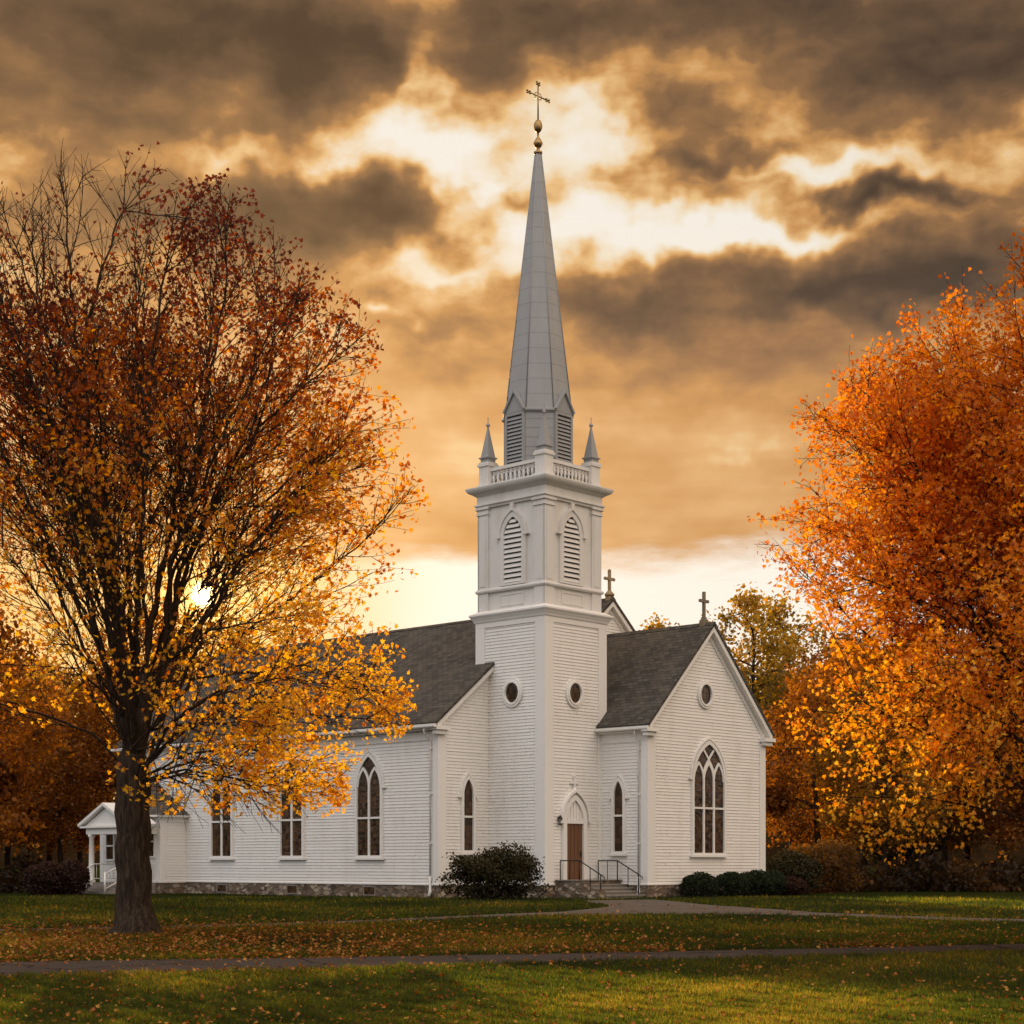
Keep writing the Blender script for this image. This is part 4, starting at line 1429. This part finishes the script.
def big_maple(root, seed, lines, right, left, depth, spec, leaves_fn, trunk_r, mat_leaf, tip=.0050, expo=2.05, shape=LEAF, droop=.4, thick=.045, clear=None):
    rg = np.random.default_rng(seed)
    zlo, zhi = right[0][0], right[-1][0]
    def inside(p):
        z = p[2]
        if z < zlo - .25 or z > zhi + .3: return False
        rr = interp(right, z) if p[0] > 0 else interp(left, z)
        dd = interp(depth, z)
        q_ = math.hypot(p[0] / max(rr, .1), p[1] / max(dd, .1))
        return q_ < 1.0 + .07 * math.sin(p[0] * 2.1 + p[2] * 1.7) + .06 * math.sin(p[1] * 2.3 - p[2] * 2.0)
    nodes, par = sprout(lines, inside, rg, spec)
    r, kids = radii(nodes, par, tip, expo)
    big = r > .012
    r = np.where(big, .012 + (trunk_r - .012) * np.clip((r - .012) / (r[1] - .012), 0, None) ** 1.16, r)
    fl = 1 + .60 * np.exp(-nodes[:, 2] / .32)
    r = r * np.where(np.hypot(nodes[:, 0], nodes[:, 1]) < 1.0, fl, 1)
    sel = r > thick
    fine = ~sel
    if clear is not None:
        rel = nodes - np.array(clear[0])
        fine &= ~((np.linalg.norm(np.cross(rel, np.array(clear[1])), axis=1) < clear[2]) & (r < clear[3]))
    mesh_obj('trunk', wood_mesh('trunk', nodes, par, r, sel, M['bark'], 12, 6, .12), root)
    mesh_obj('branches', wood_mesh('branches', nodes, par, r, fine, M['bark'], 5, 3, .02), root)
    pos, tint, sz = leaves_fn(nodes, par, r, kids, rg)
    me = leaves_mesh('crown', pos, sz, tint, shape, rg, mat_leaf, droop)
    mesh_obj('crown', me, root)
    print('maple nodes', len(nodes), 'leaves', len(pos), 'r1', r[1])

def px(x, y, d=0.0):      # design grid of the left maple: 45.6 units to the metre
    return ((x - 135) / 45.6, d, (935 - y) / 45.6)
LINES_L = [
    [(0, 0, -.15), px(135, 925), px(134, 900), px(133, 860), px(133, 800), px(133, 760)],
    [px(133, 760), px(126, 725, .1), px(121, 640, .2), px(112, 560, .1), px(98, 470, -.3), px(84, 370, -.5), px(76, 270, -.6), px(72, 205, -.6)],
    [px(126, 725, .1), px(104, 640, -.8), px(70, 555, -1.6), px(30, 470, -2.3), px(-10, 400, -2.8)],
    [px(133, 760), px(146, 720, -.2), px(150, 640, -.3), px(165, 560, -.2), px(188, 485, .1), px(238, 375, .5), px(265, 325, .7)],
    [px(150, 640, -.3), px(148, 560, -.8), px(158, 470, -1.2), px(166, 380, -1.5), px(180, 300, -1.7)],
    [px(146, 720, -.2), px(160, 660, .8), px(190, 600, 1.4), px(235, 540, 2.2), px(290, 470, 2.8)],
    [px(146, 720, -.2), px(200, 640, -.6), px(250, 575, -1.2), px(300, 510, -1.6), px(365, 450, -1.9)],
    [px(150, 735, -.3), px(215, 650, .3), px(290, 590, .8), px(360, 530, 1.2)],
    [px(140, 775), px(180, 725, -.9), px(222, 706, -1.8), px(265, 735, -2.6)],
    [px(140, 770), px(190, 715, .9), px(250, 690, 1.6), px(310, 690, 2.4)],
    [px(222, 706, -1.8), px(290, 690, -2.4), px(340, 700, -2.8)],
    [px(138, 790), px(175, 770, -.6), px(215, 762, -1.4), px(255, 775, -2.0)],
    [px(138, 780), px(185, 752, .5), px(240, 745, .8), px(295, 762, 1.0)],
    [px(138, 775), px(190, 738, -1.6), px(250, 728, -3.0), px(300, 742, -3.8)],
    [px(180, 725, -.9), px(240, 690, -1.4), px(310, 672, -1.4), px(365, 690, -1.2)],
    [px(128, 770), px(98, 735, -.6), px(55, 718, -1.2), px(0, 706, -1.8), px(-50, 690, -2.2)],
    [px(121, 640, .2), px(80, 585, 1.0), px(30, 540, 1.9), px(-30, 500, 2.6)],
    [px(112, 560, .1), px(120, 470, 1.0), px(125, 380, 1.5), px(118, 290, 1.8)],
    [px(133, 760), px(122, 700, 1.2), px(100, 640, 2.4), px(90, 570, 3.4)],
    [px(133, 760), px(150, 690, -1.4), px(165, 610, -2.6), px(180, 520, -3.6)],
    [px(98, 470, -.3), px(64, 390, -.2), px(40, 300, -.1), px(30, 240, .2)],
    [px(84, 370, -.5), px(105, 290, -.6), px(125, 215, -.3)],
]
def fan(seed, n_, z0_, z1_, tab, dep, reach, toward=None):
    """further thin stems that rise in an arc from the middle of the tree to the crown's skin"""
    rg = np.random.default_rng(seed); out = []
    for i in range(n_):
        zs_ = rg.uniform(z0_, z1_)
        a = i * 2.4 + rg.normal() * .3
        ze = rg.uniform(zs_ + 1.0, tab[-1][0] - .8) if rg.uniform() < .75 else zs_ + rg.uniform(-.3, 1.0)
        xe, ye = math.cos(a) * interp(tab, ze) * reach, math.sin(a) * interp(dep, ze) * reach
        s_ = np.array((xe * .06, ye * .06, zs_)); e_ = np.array((xe, ye, ze))
        m_ = (s_ + e_) / 2 + np.array((0, 0, .10 * np.linalg.norm(e_ - s_))) + rg.normal(size=3) * .25
        out.append([tuple(s_), tuple(m_ * .5 + s_ * .5 + (0, 0, .0)), tuple(m_), tuple(e_)])
    return out
RIGHT_L = [(2.4, 3.6), (3.2, 4.4), (4.2, 5.3), (6, 6.0), (8, 6.5), (10, 6.5), (11.5, 5.9), (13, 5.1), (14.5, 4.2), (16, 2.8), (16.8, 1.0)]
LEFT_L = [(2.7, 2.0), (4.2, 5.2), (6, 6.0), (8, 6.2), (10, 6.0), (11.5, 5.6), (13, 5.0), (14.5, 4.2), (16, 3.0), (16.9, 1.6)]
DEPTH_L = [(2.4, 4.2), (4.2, 5.2), (6, 5.4), (9, 5.6), (12, 5.0), (14.5, 3.8), (16.8, 1.3)]

SHADE_BOUGHS = [[(0, 0, 3.3), (math.cos(a) * 1.3, math.sin(a) * 1.3, 3.6), (math.cos(a) * 2.8, math.sin(a) * 2.8, 3.35), (math.cos(a) * 4.0, math.sin(a) * 4.0, 3.15)] for a in (.25, .75, 1.3, -.45, -.95)]  # low boughs added to throw shade on the left foreground lawn
CROWNTOP = [[(.55, .1, 5.5), (.9, d_ * .4, 8.0), (1.3 + k_ * .35, d_ * .8, 11.0), (1.5 + k_ * .75, d_, 14.6 - k_ * .45)] for k_, d_ in ((0, 1.2), (1, -1.2), (2, 1.9), (3, -1.8), (3.6, .6), (4.3, -.7))] + [[(-.3, .1, 6.0), (-.8, d_ * .4, 9.0), (-1.8 - k_ * .4, d_, 13.5 - k_ * .3)] for k_, d_ in ((0, 1.6), (1.5, -1.5), (3, .9), (4.5, -.6))]

def leaves_left(nodes, par, r, kids, rg):
    tw = np.nonzero((kids == 0) & (nodes[:, 2] > 2.75) | (r < .0085) & (nodes[:, 2] > 2.75))[0]
    X, Y, Z = nodes[tw].T
    # the top left is almost bare, the low right side is thick and golden
    bare = np.clip((Z - 13.3) / 1.6, 0, 1) * np.clip((1.0 - X) / 1.4, 0, 1)
    dens_ = 1.9 + 2.2 * np.clip((X - .5) / 4, 0, 1) * np.clip((9 - Z) / 4, 0, 1) + 1.0 * np.clip((7 - Z) / 3, 0, 1) + 2.0 * np.clip((X - 2.2) / 2, 0, 1) * np.clip((Z - 6) / 2, 0, 1) * np.clip((14.5 - Z) / 3, 0, 1) + 1.7 * np.clip((Z - 10) / 2.5, 0, 1)
    clump = .5 + .5 * np.sin(X * 2.3 + 1.1) * np.sin(Y * 2.1 + Z) * np.sin(Z * 1.9 - X)
    core = np.hypot(X / 5.6, Y / 5.2)
    dens_ = dens_ * np.maximum(.20 + .85 * np.clip(core * 1.2, 0, 1), np.clip((Z - 9.5) / 4, 0, .95)) * np.where((X > 0) & (Z < 6), .95, 1.0) * np.where((X < -1) & (Z < 8), .7, 1.0) * (1 - .97 * bare) * (.15 + 1.7 * clump ** 1.5) * rg.uniform(.4, 1.5, len(tw))
    cnt = rg.poisson(dens_)
    idx = np.repeat(tw, cnt)
    n = len(idx)
    pos = nodes[idx] + rg.normal(size=(n, 3)) * .095 + np.array((0, 0, -.03))
    z = pos[:, 2]
    cl_ = np.repeat(rg.normal(size=len(tw)) * .13 + .12 * np.sin(X * 1.7 + Z) * np.sin(Y * 1.5 + Z * .8), cnt)
    # one opening in the crown where the low sun shines through
    sd = np.array(sph(SUN_AZ, GLOW_EL)); rel = pos - np.array((8.27, -37.3, 1.6))
    off = np.linalg.norm(np.cross(rel, sd), axis=1)
    keep = (off > .30) & ((off > 1.0) | (rg.uniform(0, 1, n) < .5))
    pos, z, cl_, n = pos[keep], z[keep], cl_[keep], int(keep.sum())
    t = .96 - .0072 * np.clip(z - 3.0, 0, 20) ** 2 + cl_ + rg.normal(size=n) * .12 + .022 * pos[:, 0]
    return pos, t, rg.uniform(.070, .130, n)

ml = empty('maple_tree', (-8.27, 37.3, 0), 0, 'large bare-topped maple, dark trunk and rusty backlit leaves, standing before the nave', 'tree')
SPEC_L = [(.46, .40, .80, .36, 1.0, .035), (.36, .45, .9, .34, .50, .03), (.24, .4, .95, .2, .26, .02)]
big_maple(ml, 11, LINES_L + fan(4, 26, 3.8, 5.6, LEFT_L, DEPTH_L, .95) + SHADE_BOUGHS + CROWNTOP, RIGHT_L, LEFT_L, DEPTH_L, SPEC_L, leaves_left, .375, M['maple_leaf'], clear=((8.27, -37.3, 1.6), tuple(sph(SUN_AZ, GLOW_EL)), .20, .045))

# ---- the amber maple on the right
LINES_R = [
    [(0, 0, -.15), (0, 0, .25), (0, 0, .8), (.02, 0, 1.6), (0, 0, 2.6), (-.05, 0, 3.4)],
    [(-.05, 0, 3.4), (-.5, .2, 5.2), (-1.0, .4, 8), (-1.3, .3, 11), (-1.2, .2, 14), (-1.0, 0, 16.5)],
    [(-.05, 0, 3.4), (.6, -.2, 5.4), (1.3, -.4, 8.5), (1.9, -.3, 12), (2.0, 0, 15)],
    [(-.5, .2, 5.2), (-1.9, -.6, 7.4), (-3.3, -1.2, 9.8), (-4.4, -1.5, 12)],
    [(-.05, 0, 3.4), (-1.5, .8, 4.8), (-3.4, 1.4, 6.6), (-5.4, 1.8, 8.8)],
    [(-.05, 0, 3.2), (-1.6, -.8, 4.2), (-3.6, -1.6, 5.2), (-5.8, -2.0, 6.2)],
    [(-.05, 0, 3.0), (-1.8, .2, 3.6), (-3.8, .4, 4.0), (-5.6, .6, 4.0)],
    [(-.05, 0, 3.2), (-.6, -1.8, 4.4), (-1.6, -3.6, 5.6), (-2.2, -5.0, 7.0)],
    [(-.05, 0, 3.3), (1.8, .6, 4.8), (3.8, 1.0, 7), (5.4, 1.2, 9.5)],
    [(-.05, 0, 3.1), (1.6, -1.0, 4.2), (3.6, -2.0, 5.4), (5.6, -2.4, 6.2)],
    [(-.5, .2, 5.2), (-.9, 1.8, 7.4), (-1.5, 3.4, 9.5), (-2.0, 4.2, 12)],
    [(.6, -.2, 5.4), (.4, -2.0, 7.6), (.2, -3.6, 10), (0, -4.2, 12.5)],
    [(.6, -.2, 5.4), (1.6, 1.8, 7.8), (2.4, 3.4, 10.4)],
] + [[(-.5, .2, 5.2), (-1.4, d_ * .4, 9), (-2.2 - k_ * .6, d_, 14.6 - k_ * .9)] for k_, d_ in ((0, 1.5), (1.2, -1.4), (2.4, .8), (3.6, -.6), (4.6, .5))]
PR_R = [(2.2, 5.2), (3.0, 6.3), (4.3, 6.8), (7.4, 7.1), (9.2, 7.6), (11, 7.5), (12.6, 7.2), (14.2, 6.5), (15.5, 5.6), (16.6, 4.5), (17.5, 3.1), (18.3, 1.4)]
def leaves_right(nodes, par, r, kids, rg):
    tw = np.nonzero((kids == 0) & (nodes[:, 2] > 2.2) | (r < .0090) & (nodes[:, 2] > 2.2))[0]
    X, Y, Z = nodes[tw].T
    clump = .5 + .5 * np.sin(X * 2.0 + 1.1) * np.sin(Y * 1.9 + Z) * np.sin(Z * 1.7 - X)
    dens_ = (5.4 + 2.4 * np.clip((Z - 9) / 3, 0, 1)) * (.10 + 1.85 * clump ** 1.8) * rg.uniform(.35, 1.5, len(tw)) * np.where(X > 3.0, .35, 1.0)
    cnt = rg.poisson(dens_)
    idx = np.repeat(tw, cnt); n = len(idx)
    pos = nodes[idx] + rg.normal(size=(n, 3)) * .13
    cl_ = np.repeat(rg.normal(size=len(tw)) * .12, cnt)
    t = .86 - .032 * (pos[:, 2] - 3) + cl_ + rg.normal(size=n) * .12
    return pos, t, rg.uniform(.075, .150, n)
mr = empty('maple_tree', (10.02, 30.2, 0), 0, 'broad dense amber maple reaching in from the edge beside the front wing', 'tree')
mr.scale = (.69, .69, .69)
SPEC_R = [(.48, .6, 1.05, .38, 1.0, .02), (.36, .5, 1.0, .34, .55, .01), (.26, .4, 1.0, .2, .28, .0)]
big_maple(mr, 23, LINES_R + fan(9, 48, 3.0, 10.5, PR_R, PR_R, .97), PR_R, PR_R, [(t, v * .9) for t, v in PR_R], SPEC_R, leaves_right, .42, M['amber_leaf'])

# ---- the woods: a few kinds, then copies
def wood_kind(seed, H, rad, z_lo, leaf, n_leaf, size, n_attr=520, bark_='bark_dark', shape=LEAF3, slim=.75, up=.12):
    rg = np.random.default_rng(seed)
    att = []
    while len(att) < n_attr:
        z = rg.uniform(z_lo, H, 2000); t = (z - z_lo) / (H - z_lo)
        R_ = rad * np.sin(np.pi * np.clip(t * .86 + .12, 0, 1)) ** slim
        a = rg.uniform(0, 2 * math.pi, 2000); q_ = rg.uniform(0, 1, 2000) ** .45
        x, y = R_ * q_ * np.cos(a), R_ * q_ * np.sin(a)
        k_ = (np.sin(x * .9 + seed) * np.sin(y * .9 + seed * 2) * np.sin(z * .8 + seed)) < .35
        att += [(x[i], y[i], z[i]) for i in np.nonzero(k_ & (rg.uniform(0, 1, 2000) < (R_ / rad) ** 1.5))[0]]
    att = np.array(att[:n_attr])
    lean = rg.normal(size=2) * .3
    lines = [[(0, 0, -.2), (0, 0, H * .12), (lean[0] * .5, lean[1] * .5, H * .3), (lean[0], lean[1], H * .55), (lean[0] * .7, lean[1] * 1.2, H * .8)]]
    nodes, par = polyline_nodes(lines, .8)
    nodes, par = colonize(nodes, par, att, .8, 6.0, .9, up, 60, rg)
    r, kids = radii(nodes, par, .018, 2.2)
    r = r * (H * .013 / r[1])
    sel = np.ones(len(nodes), bool)
    tm = wood_mesh('trunk', nodes, par, r, sel, M[bark_], 7, 4, .08)
    tw = np.nonzero((r < np.quantile(r, .8)) & (nodes[:, 2] > z_lo * .9))[0]
    w_ = rg.uniform(.2, 1.6, len(tw)); idx = rg.choice(tw, n_leaf, p=w_ / w_.sum())
    pos = nodes[idx] + rg.normal(size=(n_leaf, 3)) * .45
    cl_ = (np.sin(nodes[idx] * 2.1 + seed).sum(1)) * .12
    tint = .45 + cl_ + rg.normal(size=n_leaf) * .18 + .012 * (pos[:, 2] - H / 2)
    cm = leaves_mesh('crown', pos, rg.uniform(size * .7, size * 1.3, n_leaf), tint, shape, rg, M[leaf], .3)
    return tm, cm
KINDS = {
    'rust': wood_kind(31, 15, 4.6, 2.8, 'rust_leaf', 15000, .25),
    'rust2': wood_kind(32, 17, 4.2, 3.6, 'rust_leaf', 14000, .25),
    'olive': wood_kind(33, 16, 4.8, 3.0, 'olive_leaf', 14000, .26),
    'yellow': wood_kind(34, 18, 5.0, 4.0, 'yellow_leaf', 13000, .28),
    'dark': wood_kind(35, 14, 3.4, .6, 'dark_leaf', 9000, .30, slim=1.1),
}
def tree(kind, x, y, s, label, group=None, name='tree'):
    o = empty(name, (x, y, -.05), (x * 3.7 + y) % 6.28, label, 'tree', group)
    o.scale = (s, s, s)
    mesh_obj('trunk', KINDS[kind][0], o)
    mesh_obj('crown', KINDS[kind][1], o)
    return o
# right of and behind the church: x, distance, scale
tree('yellow', 24.5, 178, 1.62, 'tall olive-yellow tree rising right behind the front wing roof', name='woodland_tree')
tree('yellow', 17.0, 186, 1.52, 'yellowish treetop peeping over the wing roof, left of the gable cross', name='woodland_tree')
tree('yellow', 30.5, 185, 1.66, 'yellow-green treetop between the wing gable and the amber maple', name='woodland_tree')
tree('rust', 18.6, 103, .92, 'rust orange tree close behind the right corner of the front wing', name='woodland_tree')
tree('olive', 21.0, 96, .80, 'olive tree above the large rounded shrub beside the wing', name='woodland_tree')
GR_ = 'trees of the dark wood behind the amber maple'
LB_ = 'brownish tree in the dark wood behind the amber maple'
for (k_, x, y, s) in (('rust2', 22.8, 110, .95), ('olive', 26.5, 104, .85), ('rust', 30, 112, 1.0), ('olive', 38, 165, 1.5), ('rust2', 34, 106, .95), ('rust', 30.5, 99, .8),
                      ('dark', 35, 101, .95), ('olive', 39, 112, 1.0), ('rust', 43, 104, .9), ('rust2', 33, 170, 1.5), ('olive', 30, 130, 1.2), ('rust2', 37, 128, 1.2), ('dark', 25, 108, .8), ('dark', 41, 98, .9), ('olive', 47, 116, 1.1), ('rust', 52, 106, 1.0)):
    tree(k_, x, y, s, LB_, GR_, 'woodland_tree')
# left of the church
tree('rust2', -22.6, 106, 1.06, 'rusty treetop added past the far end of the nave roof to shade the lawn', name='woodland_tree')  # added so its crown keeps the low sun off the left lawn
tree('olive', -19.4, 108, 1.10, 'dull olive treetop added behind the far end of the nave roof to shade the lawn', name='woodland_tree')  # likewise added to block sun from the left lawn
tree('rust', -27.6, 104, .82, 'rust orange tree rising just behind the white side porch', name='woodland_tree')
tree('rust2', -29.0, 92, .70, 'rusty tree standing over the maroon hedge by the side porch', name='woodland_tree')
GL_ = 'trees of the dark wood left of the side porch'
LL_ = 'rusty brown tree in the dark wood left of the side porch'
for (k_, x, y, s) in (('rust', -32.5, 100, .82), ('olive', -30.5, 112, .95), ('rust2', -36, 96, .85), ('rust', -39, 106, 1.0), ('olive', -35, 118, 1.05), ('dark', -33.5, 93, .62), ('rust2', -42, 98, .95),
                      ('olive', -44, 112, 1.1), ('rust', -31, 122, 1.0), ('rust', -48, 102, 1.0), ('dark', -38.5, 90, .7)):
    tree(k_, x, y, s, LL_, GL_, 'woodland_tree')

tree('rust', -19.2, 58.5, .78, 'orange tree added for shade, cut off by the left edge behind the bare-topped maple', name='woodland_tree')  # added to cast shade across the left foreground

# undergrowth at the feet of the woods
rg = np.random.default_rng(77)
pts = []
for (x0, x1, y0, y1, n) in ((15.5, 56, 90, 100, 24000), (-52, -25.5, 86, 96, 15000)):
    x = rg.uniform(x0, x1, n); y = rg.uniform(y0, y1, n)
    h = 1.0 + 1.0 * np.sin(x * .9) * np.sin(y * .7 + x * .3) + .7 * np.sin(x * 2.3 + 1)
    z = rg.uniform(0, 1, n) ** .8 * np.clip(h, .25, 3)
    pts.append(np.stack([x, y, z], 1))
pts = np.concatenate(pts)
me = leaves_mesh('undergrowth', pts, rg.uniform(.2, .42, len(pts)), .35 + .25 * np.sin(pts[:, 0] * .8) + rg.normal(size=len(pts)) * .15, LEAF3, rg, M['undergrowth_leaf'], .2)
uo = mesh_obj('undergrowth', me)
uo['kind'] = 'stuff'; uo['label'] = 'dark brown undergrowth at the edge of the woods'; uo['category'] = 'undergrowth'

# ------------------------------------------------------------------ shrubs
def shrub(name, loc, rx, ry, h, mat, n, size, label, seed, rough=.16, group=None, droop=.0):
    rg = np.random.default_rng(seed)
    root = empty(name, loc, 0, label, 'shrub', group)
    d = rg.normal(size=(n, 3)); d /= np.linalg.norm(d, axis=1, keepdims=True)
    d[:, 2] = np.abs(d[:, 2]) * np.sign(rg.uniform(-.35, 1, n))
    rad = rg.uniform(.0, 1, n) ** .22
    lump = 1 + rough * (np.sin(d[:, 0] * 5 + seed) * np.sin(d[:, 1] * 5 + 2 * seed) + .7 * np.sin(d[:, 2] * 7 + d[:, 0] * 4)) + rg.normal(size=n) * rough * .28
    p = d * (rad * lump)[:, None]
    e = .72                                           # squarer sides than an egg
    z = h * (.42 + .58 * p[:, 2])
    pos = np.stack([rx * p[:, 0], ry * p[:, 1], np.clip(z, .02, None)], 1)
    tint = .35 + .3 * p[:, 2] + rg.normal(size=n) * .2
    me = leaves_mesh('foliage', pos, rg.uniform(size * .7, size * 1.3, n), tint, LEAF3, rg, M[mat], droop)
    mesh_obj('foliage', me, root)
    st_ = MB()
    for k in range(7):
        a = k * 2 * math.pi / 7 + seed
        st_.tube([(.08 * math.cos(a), .08 * math.sin(a), -.05), (rx * .25 * math.cos(a), ry * .25 * math.sin(a), h * .35), (rx * .5 * math.cos(a + .3), ry * .5 * math.sin(a + .3), h * .7)], [.04, .03, .012], 5)
    st_.build('stem', M['bark_dark'], root)
    return root
shrub('shrub', (-.72, 71.2, 0), 1.85, 1.35, 2.05, 'shrub_leaf', 15000, .11, 'big loose dark shrub against the tower base left of the steps', 3, .25)
v_ = (math.cos(R(47)), math.sin(R(47))); u_ = (-math.sin(R(47)), math.cos(R(47)))
def loc(a, b): return (1.443 + a * v_[0] + b * u_[0], 75 + a * v_[1] + b * u_[1], 0)
shrub('boxwood', loc(6.35, WB0 - 1.0), .88, .85, 1.12, 'yew_leaf', 6500, .075, 'round clipped boxwood nearest the downspout of the front wing', 5, .06)
shrub('boxwood', loc(8.75, WB0 - 1.0), .82, .85, 1.14, 'yew_leaf', 6500, .075, 'round clipped boxwood directly under the large three-light window', 6, .06)
shrub('boxwood', loc(10.75, WB0 - 1.0), .92, .9, 1.22, 'yew_leaf', 6500, .075, 'round clipped boxwood between the large window and the wing corner', 8, .06)
shrub('boxwood', loc(12.15, WB0 - .95), .80, .8, 1.18, 'yew_leaf', 6000, .075, 'clipped boxwood touching the right end of the front wing', 9, .06)
shrub('shrub', (13.75, 84.5, 0), 1.65, 1.5, 2.1, 'shrub_leaf', 12000, .11, 'large rounded dark shrub standing off the right corner of the wing', 12, .10)
shrub('shrub', (13.3, 81.8, 0), .95, .7, .85, 'maroon_leaf', 4500, .10, 'low reddish brown shrub in front of the large rounded shrub', 14, .12)
shrub('hedge_shrub', (-23.1, 84.0, 0), 1.0, 1.0, 1.6, 'maroon_leaf', 9000, .10, 'maroon clipped shrub left of the side porch, the one farther from the porch', 15, .07)
shrub('hedge_shrub', (-22.0, 84.6, 0), .95, 1.0, 1.7, 'maroon_leaf', 9000, .10, 'maroon clipped shrub right beside the steps of the side porch', 16, .07)
shrub('shrub', (16.2, 88.5, 0), 1.8, 1.4, 2.6, 'ochre_leaf', 7000, .15, 'brown autumn bush standing behind the large rounded shrub', 17, .18)

# ------------------------------------------------------------------ grass and fallen leaves
rg = np.random.default_rng(5)
def on_path(x, y):
    fn = np.interp(x, [p[0] for p in FP_NEAR], [p[1] for p in FP_NEAR]); ff = np.interp(x, [p[0] for p in FP_FAR], [p[1] for p in FP_FAR])
    tn = np.interp(x, [p[0] for p in TP_NEAR], [p[1] for p in TP_NEAR]); tf = np.interp(x, [p[0] for p in TP_FAR], [p[1] for p in TP_FAR])
    m = ((y > fn) & (y < ff)) | ((y > tn) & (y < tf))
    ax = np.interp(y, [p[1] for p in AP], [p[0] for p in AP]); bx = np.interp(y, [p[1] for p in AQ], [p[0] for p in AQ])
    return m | ((y > 54) & (y < 72) & (x > ax) & (x < bx))
n = 600000
y = 1 / rg.uniform(1 / 78, 1 / 15.2, n)               # thinner with distance
x = rg.uniform(-.36, .36, n) * y
keep = ~on_path(x, y)
x, y = x[keep], y[keep]; n = len(x)
scale = np.clip(y / 24, .7, 2.6)
tuft = np.clip(.5 + .5 * np.sin(x * 5.1 + 1.3 * np.sin(y * 2.7)) * np.sin(y * 4.3 + 1.7 * np.sin(x * 2.1)) + .35 * np.sin(x * 13 + y * 7), 0, 1.3)
hgt = rg.uniform(.035, .075, n) * (.6 + .9 * tuft) * scale ** .35
wid = rg.uniform(.006, .012, n) * scale
ang = rg.uniform(0, math.pi * 2, n)
lean = rg.normal(size=(n, 2)) * .45 * hgt[:, None]
v = np.zeros((n, 3, 3))
v[:, 0] = np.stack([x - np.cos(ang) * wid, y - np.sin(ang) * wid, np.full(n, -.005)], 1)
v[:, 1] = np.stack([x + np.cos(ang) * wid, y + np.sin(ang) * wid, np.full(n, -.005)], 1)
v[:, 2] = np.stack([x + lean[:, 0], y + lean[:, 1], hgt], 1)
me = bpy.data.meshes.new('grass')
me.vertices.add(n * 3); me.loops.add(n * 3); me.polygons.add(n)
me.vertices.foreach_set('co', v.astype(np.float32).ravel())
me.loops.foreach_set('vertex_index', np.arange(n * 3, dtype=np.int32))
me.polygons.foreach_set('loop_start', np.arange(0, n * 3, 3, dtype=np.int32))
me.polygons.foreach_set('loop_total', np.full(n, 3, dtype=np.int32))
tn_ = .45 + .22 * np.sin(x * .55 + 1) * np.sin(y * .42) + .15 * np.sin(x * 1.9) * np.sin(y * 1.3 + 2) + rg.normal(size=n) * .20 + .18 * (tuft - .5) + .18 * np.sin(x * .8 + 2) * np.sin(y * .23)
at = me.attributes.new('tint', 'FLOAT', 'POINT'); at.data.foreach_set('value', np.repeat(np.clip(tn_, 0, 1), 3).astype(np.float32))
me.materials.append(M['blade']); me.update(calc_edges=True)
gr = mesh_obj('grass', me)
gr['kind'] = 'stuff'; gr['label'] = 'short mown grass blades covering the lawn'; gr['category'] = 'grass'

# fallen leaves: a thick drift along the far side of the asphalt path, scattered elsewhere
def scatter(nn, xr, yr):
    y_ = 1 / rg.uniform(1 / yr[1], 1 / yr[0], nn); x_ = rg.uniform(*xr, nn) * y_
    return x_, y_
xs, ys = [], []
x_, y_ = scatter(70000, (-.34, .34), (24, 48))
far = np.interp(x_, [p[0] for p in FP_FAR], [p[1] for p in FP_FAR])
d = y_ - far
patch = .5 + .5 * np.sin(x_ * 1.1 + y_ * .4) * np.sin(y_ * .9 - x_ * .3)
pr_ = np.where(d > -.2, np.exp(-np.clip(d, 0, None) / np.where(x_ < 1, 4.2, 2.4)), np.exp(np.clip(d, None, 0) / .7)) * (.12 + 1.15 * patch ** 1.8)
pr_ += .9 * np.exp(-((x_ + 8.3) ** 2 + (y_ - 36) ** 2) / 60)
k_ = rg.uniform(0, 1, len(x_)) < pr_ * .50
xs.append(x_[k_]); ys.append(y_[k_])
x_, y_ = scatter(2600, (-.34, .34), (15.5, 26)); xs.append(x_); ys.append(y_)
x_, y_ = scatter(1500, (-.34, .34), (36, 62)); xs.append(x_); ys.append(y_)
X_, Y_ = np.concatenate(xs), np.concatenate(ys)
fpn = np.interp(X_, [p[0] for p in FP_NEAR], [p[1] for p in FP_NEAR]); fpf = np.interp(X_, [p[0] for p in FP_FAR], [p[1] for p in FP_FAR])
ok = ~(((Y_ > fpn + .3) & (Y_ < fpf - .25)) & (rg.uniform(0, 1, len(X_)) > .22))
X_, Y_ = X_[ok], Y_[ok]
onp = (Y_ > np.interp(X_, [p[0] for p in FP_NEAR], [p[1] for p in FP_NEAR])) & (Y_ < np.interp(X_, [p[0] for p in FP_FAR], [p[1] for p in FP_FAR]))
Z_ = np.where(onp, rg.uniform(.012, .03, len(X_)), rg.uniform(.03, .075, len(X_)))
pos = np.stack([X_, Y_, Z_], 1)
me = leaves_mesh('fallen_leaves', pos, rg.uniform(.55, 1.15, len(pos)) * np.interp(Y_, [15, 28, 40], [.048, .070, .090]), rg.beta(1.6, 1.6, len(pos)), LEAF, rg, M['litter'], 0, flat=.45, fold=.35)
fo_ = mesh_obj('fallen_leaves', me)
fo_['kind'] = 'stuff'; fo_['label'] = 'fallen orange and brown maple leaves strewn over grass and path'; fo_['category'] = 'fallen leaves'
print('litter', len(pos), 'grass', n)
